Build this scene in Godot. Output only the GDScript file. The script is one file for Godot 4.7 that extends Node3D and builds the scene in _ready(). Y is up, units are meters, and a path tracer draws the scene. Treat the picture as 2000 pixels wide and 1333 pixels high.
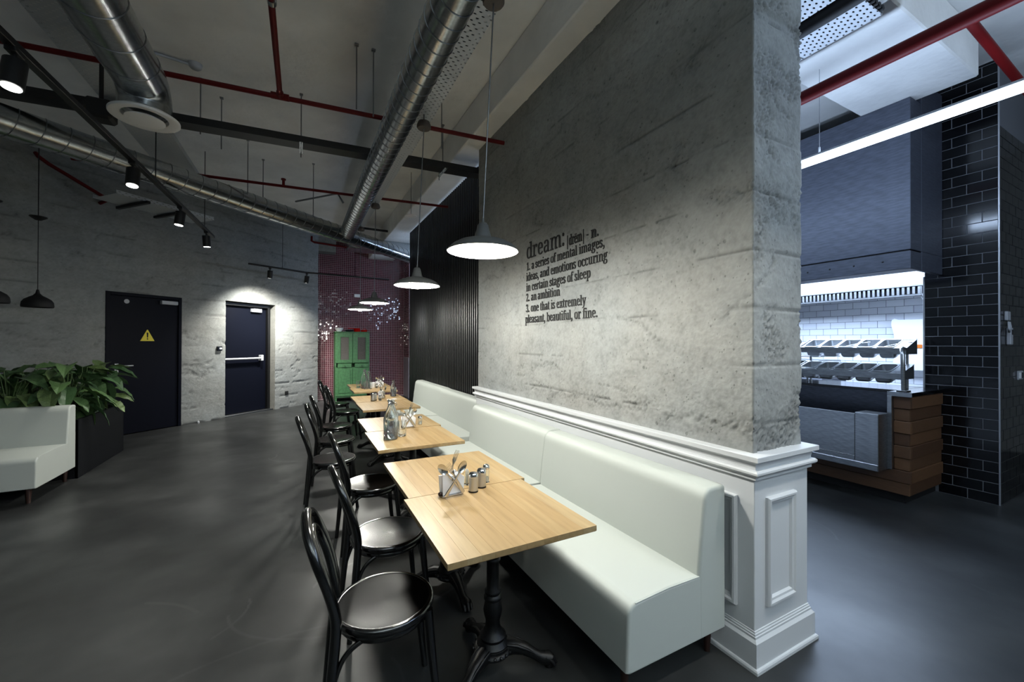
extends Node3D

# ---------------------------------------------------------------- geometry
class MB:
	var v := PackedVector3Array()
	var n := PackedVector3Array()
	var c := PackedColorArray()

	func tri(a: Vector3, b: Vector3, d: Vector3, na: Vector3, nb: Vector3, nd: Vector3) -> void:
		var g := (b - a).cross(d - a)
		if g.dot(na + nb + nd) >= 0.0:
			v.append(a); v.append(d); v.append(b)
			n.append(na); n.append(nd); n.append(nb)
		else:
			v.append(a); v.append(b); v.append(d)
			n.append(na); n.append(nb); n.append(nd)

	func quad(a: Vector3, b: Vector3, d: Vector3, e: Vector3, na: Vector3, nb: Vector3, nd: Vector3, ne: Vector3) -> void:
		tri(a, b, d, na, nb, nd)
		tri(a, d, e, na, nd, ne)

	func flat(p: Array, nn: Vector3) -> void:
		for i in range(1, p.size() - 1):
			tri(p[0], p[i], p[i + 1], nn, nn, nn)

	func out(p: Array, ctr: Vector3) -> void:
		var nn: Vector3 = ((p[1] as Vector3) - p[0]).cross((p[2] as Vector3) - p[0]).normalized()
		var m := Vector3.ZERO
		for q in p:
			m += q
		m /= p.size()
		if nn.dot(m - ctr) < 0.0:
			nn = -nn
		flat(p, nn)

	# box, its edges chamfered by b
	func box(ctr: Vector3, s: Vector3, b := 0.0, t := Basis.IDENTITY) -> MB:
		var h := s * 0.5
		if b <= 0.0:
			for ax in 3:
				for sg in [-1.0, 1.0]:
					var p := []
					for k in [[-1, -1], [1, -1], [1, 1], [-1, 1]]:
						var q := Vector3.ZERO
						q[ax] = sg * h[ax]
						q[(ax + 1) % 3] = k[0] * h[(ax + 1) % 3]
						q[(ax + 2) % 3] = k[1] * h[(ax + 2) % 3]
						p.append(ctr + t * q)
					out(p, ctr)
			return self
		b = minf(b, minf(h.x, minf(h.y, h.z)) * 0.98)
		for ax in 3:
			var a1 := (ax + 1) % 3
			var a2 := (ax + 2) % 3
			for sg in [-1.0, 1.0]:
				var p := []
				for k in [[-1, -1], [1, -1], [1, 1], [-1, 1]]:
					var q := Vector3.ZERO
					q[ax] = sg * h[ax]
					q[a1] = k[0] * (h[a1] - b)
					q[a2] = k[1] * (h[a2] - b)
					p.append(ctr + t * q)
				out(p, ctr)
			for k in [[-1, -1], [1, -1], [1, 1], [-1, 1]]:
				var p := []
				for e in [[-1, 0], [1, 0], [1, 1], [-1, 1]]:
					var q := Vector3.ZERO
					q[ax] = e[0] * (h[ax] - b)
					q[a1] = k[0] * (h[a1] - (b if e[1] == 0 else 0.0))
					q[a2] = k[1] * (h[a2] - (0.0 if e[1] == 0 else b))
					p.append(ctr + t * q)
				out(p, ctr)
		for sx in [-1.0, 1.0]:
			for sy in [-1.0, 1.0]:
				for sz in [-1.0, 1.0]:
					out([ctr + t * Vector3(sx * h.x, sy * (h.y - b), sz * (h.z - b)), ctr + t * Vector3(sx * (h.x - b), sy * h.y, sz * (h.z - b)), ctr + t * Vector3(sx * (h.x - b), sy * (h.y - b), sz * h.z)], ctr)
		return self

	# box given by its two corners
	func bb(a: Vector3, b: Vector3, ch := 0.0) -> MB:
		return box((a + b) * 0.5, (b - a).abs(), ch)

	# tube along a path; r is a number or one radius for each point
	func tube(path: Array, r, seg := 10, closed := false, flatten := 1.0) -> MB:
		var cnt := path.size()
		var tan := []
		for i in cnt:
			var a: Vector3 = path[(i - 1 + cnt) % cnt] if closed or i > 0 else path[i]
			var b: Vector3 = path[(i + 1) % cnt] if closed or i < cnt - 1 else path[i]
			tan.append((b - a).normalized())
		var up: Vector3 = Vector3.UP if absf(tan[0].y) < 0.9 else Vector3.BACK
		var nx: Vector3 = tan[0].cross(up).normalized()
		var rings := []
		var norms := []
		for i in cnt:
			var tg: Vector3 = tan[i]
			nx = (nx - tg * nx.dot(tg)).normalized()
			var ny: Vector3 = tg.cross(nx)
			var ring := []
			var nr := []
			var rr: float = r[i] if r is Array else r
			for k in seg:
				var a := TAU * k / seg
				ring.append(path[i] + (nx * cos(a) + ny * sin(a) * flatten) * rr)
				nr.append((nx * cos(a) + ny * sin(a) / flatten).normalized())
			rings.append(ring)
			norms.append(nr)
		for i in (cnt if closed else cnt - 1):
			var j := (i + 1) % cnt
			for k in seg:
				var l := (k + 1) % seg
				quad(rings[i][k], rings[i][l], rings[j][l], rings[j][k], norms[i][k], norms[i][l], norms[j][l], norms[j][k])
		if not closed:
			flat(rings[0], -tan[0])
			flat(rings[cnt - 1], tan[cnt - 1])
		return self

	# surface of revolution about y; the profile's outside is on its right going up
	func lathe(prof: Array, seg := 24, t := Transform3D.IDENTITY) -> MB:
		var sn := []
		for i in prof.size() - 1:
			var d: Vector2 = prof[i + 1] - prof[i]
			sn.append(Vector2(d.y, -d.x).normalized())
		for i in prof.size() - 1:
			var n0: Vector2 = sn[i]
			var n1: Vector2 = sn[i]
			if i > 0 and sn[i - 1].dot(sn[i]) > 0.6:
				n0 = (sn[i - 1] + sn[i]).normalized()
			if i < sn.size() - 1 and sn[i + 1].dot(sn[i]) > 0.6:
				n1 = (sn[i + 1] + sn[i]).normalized()
			for k in seg:
				var a := TAU * k / seg
				var b := TAU * (k + 1) / seg
				var da := Vector3(cos(a), 0, sin(a))
				var db := Vector3(cos(b), 0, sin(b))
				var p0: Vector2 = prof[i]
				var p1: Vector2 = prof[i + 1]
				var A := t * (da * p0.x + Vector3.UP * p0.y)
				var B := t * (db * p0.x + Vector3.UP * p0.y)
				var C := t * (db * p1.x + Vector3.UP * p1.y)
				var D := t * (da * p1.x + Vector3.UP * p1.y)
				var nA := (t.basis * (da * n0.x + Vector3.UP * n0.y)).normalized()
				var nB := (t.basis * (db * n0.x + Vector3.UP * n0.y)).normalized()
				var nC := (t.basis * (db * n1.x + Vector3.UP * n1.y)).normalized()
				var nD := (t.basis * (da * n1.x + Vector3.UP * n1.y)).normalized()
				if p0.x < 1e-6:
					tri(A, C, D, nA, nC, nD)
				elif p1.x < 1e-6:
					tri(A, B, C, nA, nB, nC)
				else:
					quad(A, B, C, D, nA, nB, nC, nD)
		return self

	# closed outline in the plane of u and w, pushed along t by len, ends rounded by r
	func extrude(poly: PackedVector2Array, o: Vector3, u: Vector3, w: Vector3, ln: float, r := 0.0, smooth := true) -> MB:
		var t := u.cross(w).normalized()
		if Geometry2D.is_polygon_clockwise(poly):
			poly = poly.duplicate()
			poly.reverse()
		var cnt := poly.size()
		var en := []
		for i in cnt:
			var d := poly[(i + 1) % cnt] - poly[i]
			en.append(Vector2(d.y, -d.x).normalized())
		var vn := []
		for i in cnt:
			vn.append((en[i] + en[(i - 1 + cnt) % cnt]).normalized())
		var rings := [[0.0, 0.0, 0.0]]
		if r > 0.0:
			rings = []
			for k in 5:
				var a := PI * 0.5 * k / 4.0
				rings.append([r - r * cos(a), r - r * sin(a), -cos(a)])
			for k in 5:
				var a := PI * 0.5 * k / 4.0
				rings.append([ln - r + r * sin(a), r - r * cos(a), sin(a)])
		else:
			rings = [[0.0, 0.0, 0.0], [ln, 0.0, 0.0]]
		for j in rings.size() - 1:
			for i in cnt:
				var i2 := (i + 1) % cnt
				var q := []
				var qn := []
				for e in [[j, i], [j, i2], [j + 1, i2], [j + 1, i]]:
					var R: Array = rings[e[0]]
					var pp: Vector2 = poly[e[1]] - vn[e[1]] * R[1]
					q.append(o + u * pp.x + w * pp.y + t * R[0])
					var nn: Vector2 = en[i]
					if smooth and vn[e[1]].dot(en[i]) > 0.85:
						nn = vn[e[1]]
					var cz: float = R[2]
					qn.append(((u * nn.x + w * nn.y) * sqrt(maxf(0.0, 1.0 - cz * cz)) + t * cz).normalized())
				quad(q[0], q[1], q[2], q[3], qn[0], qn[1], qn[2], qn[3])
		for e in [[0, -1.0], [rings.size() - 1, 1.0]]:
			var R: Array = rings[e[0]]
			var pin := PackedVector2Array()
			for i in cnt:
				pin.append(poly[i] - vn[i] * R[1])
			var ids := Geometry2D.triangulate_polygon(pin)
			for k in range(0, ids.size(), 3):
				var a := pin[ids[k]]
				var b := pin[ids[k + 1]]
				var d := pin[ids[k + 2]]
				var nn: Vector3 = t * e[1]
				tri(o + u * a.x + w * a.y + t * R[0], o + u * b.x + w * b.y + t * R[0], o + u * d.x + w * d.y + t * R[0], nn, nn, nn)
		return self

	# moulding run round an upright rectangle (mitred corners); prof = (out, height)
	func mould(x0: float, x1: float, z0: float, z1: float, prof: Array) -> MB:
		for i in prof.size() - 1:
			var a: Vector2 = prof[i]
			var b: Vector2 = prof[i + 1]
			var ca := [Vector3(x0 - a.x, a.y, z0 - a.x), Vector3(x1 + a.x, a.y, z0 - a.x), Vector3(x1 + a.x, a.y, z1 + a.x), Vector3(x0 - a.x, a.y, z1 + a.x)]
			var cb := [Vector3(x0 - b.x, b.y, z0 - b.x), Vector3(x1 + b.x, b.y, z0 - b.x), Vector3(x1 + b.x, b.y, z1 + b.x), Vector3(x0 - b.x, b.y, z1 + b.x)]
			var d := b - a
			var on := Vector2(d.y, -d.x).normalized()
			var dirs := [Vector3(0, 0, -1), Vector3(1, 0, 0), Vector3(0, 0, 1), Vector3(-1, 0, 0)]
			for k in 4:
				var l := (k + 1) % 4
				var nn: Vector3 = dirs[k] * on.x + Vector3.UP * on.y
				quad(ca[k], ca[l], cb[l], cb[k], nn, nn, nn, nn)
		return self

	func mesh() -> ArrayMesh:
		var arr := []
		arr.resize(Mesh.ARRAY_MAX)
		arr[Mesh.ARRAY_VERTEX] = v
		arr[Mesh.ARRAY_NORMAL] = n
		if c.size() == v.size() and c.size() > 0:
			arr[Mesh.ARRAY_COLOR] = c
		var m := ArrayMesh.new()
		m.add_surface_from_arrays(Mesh.PRIMITIVE_TRIANGLES, arr)
		return m


# ---------------------------------------------------------------- nodes
var M := {}
var used := {}
var rng := RandomNumberGenerator.new()

func numbered(nm: String) -> String:
	if not used.has(nm):
		used[nm] = 0
		return nm
	used[nm] += 1
	return "%s_%03d" % [nm, used[nm]]

func tag(o: Node, label: String, category: String, group := "") -> void:
	o.set_meta("label", label)
	o.set_meta("category", category)
	if group != "":
		o.set_meta("group", group)

func thing(called: String, label: String, category: String, at := Vector3.ZERO, turn := 0.0, group := "") -> Node3D:
	var o := Node3D.new()
	o.name = numbered(called)
	add_child(o)
	o.position = at
	o.rotation.y = turn
	tag(o, label, category, group)
	return o

func struct(called: String) -> Node3D:
	var o := Node3D.new()
	o.name = numbered(called)
	add_child(o)
	o.set_meta("kind", "structure")
	return o

func part(called: String, shape, mat: Material, parent: Node, at := Vector3.ZERO, b := Basis.IDENTITY) -> MeshInstance3D:
	var o := MeshInstance3D.new()
	o.name = called
	o.mesh = shape.mesh() if shape is MB else shape
	o.material_override = mat
	o.transform = Transform3D(b, at)
	parent.add_child(o, true)
	return o

func single(called: String, shape, mat: Material, label: String, category: String, at := Vector3.ZERO, group := "", b := Basis.IDENTITY) -> MeshInstance3D:
	var o := part(numbered(called), shape, mat, self, at, b)
	tag(o, label, category, group)
	return o

func dup(src: Node3D, base: String, at: Vector3, turn: float, label: String) -> Node3D:
	var r: Node3D = src.duplicate()
	r.name = numbered(base)
	add_child(r)
	r.position = at
	r.rotation.y = turn
	r.set_meta("label", label)
	return r

func mb() -> MB:
	return MB.new()

func V3(x: float, y: float, z: float) -> Vector3:
	return Vector3(x, y, z)

# ---------------------------------------------------------------- materials
func noise(sd: int, freq: float, oct := 4, kind := FastNoiseLite.TYPE_SIMPLEX_SMOOTH) -> FastNoiseLite:
	var f := FastNoiseLite.new()
	f.seed = sd
	f.frequency = freq
	f.noise_type = kind
	f.fractal_octaves = oct
	return f

func gray(sd: int, freq: float, oct := 4, size := 512, kind := FastNoiseLite.TYPE_SIMPLEX_SMOOTH) -> PackedByteArray:
	var im := noise(sd, freq, oct, kind).get_seamless_image(size, size)
	im.convert(Image.FORMAT_L8)
	return im.get_data()

func ramp_tex(g: PackedByteArray, stops: Array, size := 512) -> ImageTexture:
	var lut := PackedByteArray()
	var gr := Gradient.new()
	gr.offsets = PackedFloat32Array(stops.map(func(s): return s[0]))
	gr.colors = PackedColorArray(stops.map(func(s): return s[1]))
	for i in 256:
		var c := gr.sample(i / 255.0)
		lut.append(int(c.r * 255)); lut.append(int(c.g * 255)); lut.append(int(c.b * 255))
	var d := PackedByteArray()
	d.resize(g.size() * 3)
	for i in g.size():
		var k := g[i] * 3
		d[i * 3] = lut[k]; d[i * 3 + 1] = lut[k + 1]; d[i * 3 + 2] = lut[k + 2]
	return ImageTexture.create_from_image(Image.create_from_data(size, size, false, Image.FORMAT_RGB8, d))

func normal_tex(g: PackedByteArray, k: float, size := 512) -> ImageTexture:
	var im := Image.create_from_data(size, size, false, Image.FORMAT_L8, g)
	im.convert(Image.FORMAT_RGBA8)
	im.bump_map_to_normal_map(k)
	return ImageTexture.create_from_image(im)

func mat(col: Color, rough := 0.6, metal := 0.0, spec := 0.5) -> StandardMaterial3D:
	var m := StandardMaterial3D.new()
	m.albedo_color = col
	m.roughness = rough
	m.metallic = metal
	m.metallic_specular = spec
	return m

func textured(m: StandardMaterial3D, tex: Texture2D, sc: Vector3, nt: Texture2D = null, ns := 1.0) -> StandardMaterial3D:
	m.uv1_triplanar = true
	m.uv1_scale = sc
	if tex:
		m.albedo_texture = tex
	if nt:
		m.normal_enabled = true
		m.normal_texture = nt
		m.normal_scale = ns
	return m

func glow(col: Color, e: float) -> StandardMaterial3D:
	var m := mat(col, 0.5)
	m.emission_enabled = true
	m.emission = col
	m.emission_energy_multiplier = e
	return m

func materials() -> void:
	var g1 := gray(3, 0.012, 5)
	var g2 := gray(7, 0.05, 4)
	var g3 := gray(11, 0.006, 5)
	# pitted relief shared by the concrete surfaces
	var pits := PackedByteArray()
	pits.resize(512 * 512)
	for i in pits.size():
		pits[i] = clampi(150 + (g2[i] - 128) / 3 + (g1[i] - 128) / 3, 0, 255)
	rng.seed = 5
	for k in 260:
		var cx := rng.randi_range(0, 511)
		var cy := rng.randi_range(0, 511)
		var r := rng.randi_range(1, 2) if k % 12 else rng.randi_range(3, 4)
		for y in range(-r, r + 1):
			for x in range(-r, r + 1):
				if x * x + y * y <= r * r:
					var id := ((cy + y + 512) % 512) * 512 + (cx + x + 512) % 512
					pits[id] = maxi(0, pits[id] - 70)
	var cn := normal_tex(pits, 5.0)
	var ct := ramp_tex(pits, [[0.0, Color(0.62, 0.62, 0.62)], [0.35, Color(0.84, 0.84, 0.84)], [0.6, Color(0.94, 0.94, 0.94)], [1.0, Color(1, 1, 1)]])
	var m := textured(mat(Color.WHITE, 0.88, 0.0, 0.3), ct, V3(0.8, 0.8, 0.8), cn, 0.7)
	m.vertex_color_use_as_albedo = true
	M.concrete = m
	M.concrete_core = textured(mat(Color(0.56, 0.56, 0.54), 0.9, 0.0, 0.3), ct, V3(0.8, 0.8, 0.8), cn, 0.8)
	# painted ceiling
	M.ceiling = textured(mat(Color(0.92, 0.92, 0.91), 0.9, 0.0, 0.3), ramp_tex(g3, [[0.0, Color(0.9, 0.9, 0.9)], [1.0, Color(1, 1, 1)]]), V3(0.4, 0.4, 0.4), normal_tex(g2, 1.5), 0.3)
	# polished floor
	var fl := PackedByteArray()
	fl.resize(512 * 512)
	for i in fl.size():
		fl[i] = clampi(int(g3[i] * 0.65 + g1[i] * 0.25 + g2[i] * 0.10), 0, 255)
	# pale trowel marks
	rng.seed = 15
	for k in 9:
		var cx := rng.randf_range(0, 512)
		var cy := rng.randf_range(0, 512)
		var rr := rng.randf_range(50, 160)
		var a0 := rng.randf() * TAU
		var sw := rng.randf_range(0.5, 1.3)
		for j in 700:
			var a := a0 + sw * j / 700.0
			var x := int(cx + cos(a) * rr) & 511
			var y := int(cy + sin(a) * rr * 0.6) & 511
			for o in [0, 1, 512, 513, 1024]:
				var id: int = (y * 512 + x + o) & 262143
				fl[id] = mini(maxi(fl[id], 175), fl[id] + 4)
	var ft := ramp_tex(fl, [[0.2, Color(0.125, 0.129, 0.130)], [0.45, Color(0.165, 0.170, 0.171)], [0.6, Color(0.195, 0.200, 0.200)], [0.85, Color(0.25, 0.255, 0.255)], [1.0, Color(0.34, 0.345, 0.345)]])
	M.floor = textured(mat(Color(1, 1, 1), 0.33, 0.0, 0.45), ft, V3(0.28, 0.28, 0.28), normal_tex(g1, 1.0), 0.04)
	var rt := ramp_tex(fl, [[0.2, Color(0.98, 0.98, 0.98)], [0.8, Color(0.78, 0.78, 0.78)]])
	M.floor.roughness = 0.42
	M.floor.roughness_texture = rt
	# woods
	var wood := ramp_tex(g1, [[0.1, Color(0.89, 0.875, 0.85)], [0.4, Color(0.95, 0.945, 0.93)], [0.6, Color(0.975, 0.97, 0.96)], [0.9, Color(1, 1, 1)]])
	M.table = []
	for col in [Color(0.655, 0.555, 0.395), Color(0.62, 0.515, 0.355), Color(0.675, 0.585, 0.435), Color(0.64, 0.535, 0.375)]:
		M.table.append(textured(mat(col, 0.34, 0.0, 0.5), wood, V3(4, 4, 0.3), normal_tex(g1, 0.6), 0.06))
	M.table_edge = textured(mat(Color(0.50, 0.37, 0.23), 0.5), wood, V3(6, 9, 6))
	M.plank = []
	for col in [Color(0.36, 0.25, 0.16), Color(0.32, 0.215, 0.135), Color(0.40, 0.28, 0.18)]:
		M.plank.append(textured(mat(col, 0.55), wood, V3(1.2, 12, 1.2)))
	M.leg_wood = textured(mat(Color(0.17, 0.085, 0.06), 0.5), wood, V3(10, 1.5, 10))
	# upholstery, paint, lacquer
	M.leather = textured(mat(Color(0.71, 0.73, 0.71), 0.5, 0.0, 0.35), null, V3(6, 6, 6), normal_tex(gray(21, 0.09, 3), 1.2), 0.18)
	M.white_paint = textured(mat(Color(0.80, 0.81, 0.82), 0.45), null, V3(3, 3, 3), normal_tex(g1, 0.5), 0.06)
	M.chair = mat(Color(0.016, 0.017, 0.019), 0.2, 0.0, 0.6)
	M.chair.clearcoat_enabled = true
	M.chair.clearcoat = 0.6
	M.chair.clearcoat_roughness = 0.12
	M.seat = mat(Color(0.012, 0.013, 0.016), 0.22, 0.0, 0.25)
	M.iron = textured(mat(Color(0.045, 0.048, 0.052), 0.42, 0.3, 0.5), null, V3(8, 8, 8), normal_tex(g2, 3.0), 0.5)
	M.black = mat(Color(0.035, 0.036, 0.04), 0.45)
	M.black_matte = mat(Color(0.03, 0.031, 0.034), 0.7)
	M.slat = textured(mat(Color(0.05, 0.055, 0.065), 0.42), null, V3(4, 4, 4), normal_tex(g2, 1.0), 0.15)
	M.door = textured(mat(Color(0.036, 0.046, 0.085), 0.5, 0.0, 0.2), null, V3(2, 2, 2), normal_tex(g1, 0.6), 0.1)
	M.planter = textured(mat(Color(0.055, 0.06, 0.075), 0.55, 0.0, 0.3), null, V3(2, 2, 2), normal_tex(g2, 0.8), 0.15)
	# metals
	var br := ramp_tex(g1, [[0.1, Color(0.80, 0.80, 0.80)], [0.9, Color(1, 1, 1)]])
	M.galv = textured(mat(Color(0.74, 0.76, 0.77), 0.24, 1.0), ramp_tex(gray(31, 0.03, 2, 512, FastNoiseLite.TYPE_CELLULAR), [[0.0, Color(0.82, 0.82, 0.82)], [1.0, Color(1, 1, 1)]]), V3(3, 3, 3))
	M.steel = textured(mat(Color(0.72, 0.73, 0.74), 0.28, 1.0), br, V3(1.5, 14, 1.5))
	M.steel_dark = textured(mat(Color(0.36, 0.37, 0.40), 0.35, 1.0), br, V3(1.5, 14, 1.5))
	M.pan = mat(Color(0.78, 0.79, 0.80), 0.36, 1.0)
	M.chrome = mat(Color(0.85, 0.85, 0.85), 0.1, 1.0)
	M.cutlery = mat(Color(0.80, 0.79, 0.76), 0.16, 1.0)
	M.alu = mat(Color(0.70, 0.71, 0.73), 0.4, 0.8)
	M.seam = mat(Color(0.50, 0.51, 0.52), 0.35, 1.0)
	M.red_pipe = textured(mat(Color(0.33, 0.04, 0.045), 0.5, 0.0, 0.3), null, V3(6, 6, 6), normal_tex(g2, 1.0), 0.15)
	M.hood = textured(mat(Color(0.30, 0.32, 0.37), 0.5, 0.3), br, V3(1, 6, 1))
	# perforated sheet: the holes are real, cut by the alpha of the texture
	var im := Image.create(64, 64, false, Image.FORMAT_RGBA8)
	im.fill(Color(1, 1, 1, 1))
	for y in 64:
		for x in 64:
			for o in [[16, 16], [48, 48]]:
				var dx: float = absf(x - o[0]) / 13.0
				var dy: float = absf(y - o[1]) / 7.0
				if dx * dx + dy * dy < 1.0:
					im.set_pixel(x, y, Color(1, 1, 1, 0))
	M.perf = textured(mat(Color(0.72, 0.74, 0.76), 0.5, 0.15), ImageTexture.create_from_image(im), V3(18, 18, 18))
	M.perf.transparency = BaseMaterial3D.TRANSPARENCY_ALPHA_SCISSOR
	M.perf.alpha_scissor_threshold = 0.5
	M.perf.cull_mode = BaseMaterial3D.CULL_DISABLED
	# tiles
	M.tile_black = []
	for k in 3:
		M.tile_black.append(mat(Color(0.022 + 0.006 * k, 0.024 + 0.006 * k, 0.034 + 0.006 * k), 0.14, 0.0, 0.5))
	M.grout_gray = mat(Color(0.38, 0.39, 0.41), 0.9)
	M.tile_white = []
	for k in 3:
		M.tile_white.append(mat(Color(0.90 - 0.02 * k, 0.91 - 0.02 * k, 0.93 - 0.015 * k), 0.15))
	M.grout_dark = mat(Color(0.48, 0.50, 0.54), 0.9)
	M.mosaic = mat(Color.WHITE, 0.06, 0.0, 0.5)
	M.mosaic.vertex_color_use_as_albedo = true
	M.grout_pink = mat(Color(0.66, 0.57, 0.59), 0.9)
	# others
	M.shade = mat(Color(0.36, 0.37, 0.37), 0.45)
	M.rose = mat(Color(0.30, 0.27, 0.25), 0.6)
	M.shade_in = mat(Color(0.93, 0.93, 0.92), 0.4)
	M.bulb = glow(Color(1.0, 0.99, 0.95), 14.0)
	M.spot_face = glow(Color(1.0, 1.0, 0.97), 10.0)
	M.led = glow(Color(0.86, 0.93, 1.0), 7.0)
	M.kitchen_lamp = glow(Color(0.90, 0.95, 1.0), 3.5)
	M.green = textured(mat(Color(0.25, 0.44, 0.27), 0.5), ramp_tex(g1, [[0.1, Color(0.82, 0.82, 0.82)], [0.7, Color(1, 1, 1)]]), V3(2, 2, 2))
	M.green_dark = mat(Color(0.19, 0.34, 0.21), 0.5)
	M.pane = mat(Color(0.42, 0.40, 0.38, 0.5), 0.08)
	M.pane.transparency = BaseMaterial3D.TRANSPARENCY_ALPHA
	M.glass = mat(Color(0.97, 0.985, 0.985, 0.01), 0.02)
	M.glass.refraction_enabled = true
	M.glass.refraction_scale = 0.05
	M.paper = textured(mat(Color(0.92, 0.92, 0.93), 0.85), null, V3(9, 9, 9), normal_tex(g2, 1.5), 0.3)
	M.white = mat(Color(0.90, 0.90, 0.90), 0.35)
	M.gray_plastic = mat(Color(0.62, 0.63, 0.65), 0.45)
	M.yellow = mat(Color(0.86, 0.78, 0.16), 0.5)
	M.ink = mat(Color(0.025, 0.025, 0.03), 0.7)
	M.red_enamel = mat(Color(0.62, 0.04, 0.03), 0.2)
	M.navy = mat(Color(0.05, 0.07, 0.11), 0.3)
	M.salt = mat(Color(0.93, 0.92, 0.88), 0.8)
	M.pepper = mat(Color(0.30, 0.24, 0.18), 0.9)
	M.soil = textured(mat(Color(0.09, 0.07, 0.05), 0.95), null, V3(5, 5, 5), normal_tex(g2, 5.0), 1.0)
	M.orange = mat(Color(0.80, 0.42, 0.10), 0.5)
	M.leaf = []
	var veins := ramp_tex(gray(41, 0.02, 3), [[0.2, Color(0.72, 0.78, 0.70)], [0.6, Color(1, 1, 1)], [0.95, Color(1.15, 1.12, 0.95).clamp()]])
	for col in [Color(0.31, 0.42, 0.27), Color(0.36, 0.47, 0.30), Color(0.27, 0.38, 0.25), Color(0.43, 0.51, 0.33)]:
		var lm := textured(mat(col, 0.38), veins, V3(7, 7, 7))
		lm.backlight_enabled = true
		lm.backlight = col * 0.35
		lm.cull_mode = BaseMaterial3D.CULL_DISABLED
		M.leaf.append(lm)
	M.stem = mat(Color(0.24, 0.33, 0.16), 0.6)

# ---------------------------------------------------------------- lights
func aim(l: Node3D, at: Vector3, to: Vector3) -> void:
	var d := (to - at).normalized()
	var up := Vector3.UP if absf(d.y) < 0.98 else Vector3.RIGHT
	l.transform = Transform3D(Basis.looking_at(d, up), at)

func omni(at: Vector3, col: Color, e: float, size := 0.05) -> void:
	var l := OmniLight3D.new()
	l.name = numbered("lamp_light")
	l.position = at
	l.light_color = col
	l.light_energy = e
	l.light_size = size
	l.omni_range = 30.0
	l.omni_attenuation = 2.0
	l.shadow_enabled = true
	add_child(l)

func spot(at: Vector3, to: Vector3, col: Color, e: float, ang := 30.0, soft := 0.95, size := 0.04) -> void:
	var l := SpotLight3D.new()
	l.name = numbered("spot_light")
	aim(l, at, to)
	l.light_color = col
	l.light_energy = e
	l.light_size = size
	l.spot_angle = ang
	l.spot_angle_attenuation = soft
	l.spot_range = 30.0
	l.spot_attenuation = 2.0
	l.shadow_enabled = true
	add_child(l)

func area(at: Vector3, to: Vector3, sx: float, sy: float, col: Color, e: float, up := Vector3.BACK) -> void:
	var l := AreaLight3D.new()
	l.name = numbered("panel_light")
	l.transform = Transform3D(Basis.looking_at((to - at).normalized(), up), at)
	l.area_size = Vector2(sx, sy)
	l.light_color = col
	l.light_energy = e
	l.area_range = 30.0
	l.shadow_enabled = true
	add_child(l)

const WARM := Color(1.0, 0.995, 0.96)
const COOL := Color(0.76, 0.86, 1.0)

func _ready() -> void:
	# --- camera
	var yaw := deg_to_rad(27.849)
	var pitch := deg_to_rad(0.284)
	var roll := deg_to_rad(0.167)
	var fw := V3(sin(yaw) * cos(pitch), sin(pitch), -cos(yaw) * cos(pitch))
	var r0 := V3(cos(yaw), 0, sin(yaw))
	var u0 := r0.cross(fw)
	var rt := r0 * cos(roll) + u0 * sin(roll)
	var up := u0 * cos(roll) - r0 * sin(roll)
	var cam := Camera3D.new()
	cam.name = "camera"
	cam.transform = Transform3D(Basis(rt, up, -fw), V3(0, 1.559, 0))
	cam.fov = 80.22
	cam.near = 0.05
	add_child(cam)
	# --- environment
	var env := Environment.new()
	env.background_mode = Environment.BG_COLOR
	env.background_color = Color(0.0, 0.0, 0.0)
	env.tonemap_mode = Environment.TONE_MAPPER_LINEAR
	env.tonemap_exposure = 1.0
	env.sdfgi_enabled = true
	env.ssao_enabled = true
	env.ssil_enabled = true
	var we := WorldEnvironment.new()
	we.name = "environment"
	we.environment = env
	add_child(we)
	materials()
	print("materials")
	shell()
	partition()
	slats()
	print("shell")
	overhead()
	kitchen()
	print("kitchen")
	benches()
	tables()
	chairs()
	print("furniture")
	pendants()
	spots()
	cabinet()
	plants()
	tabletop()
	small_things()
	print("done")

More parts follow.
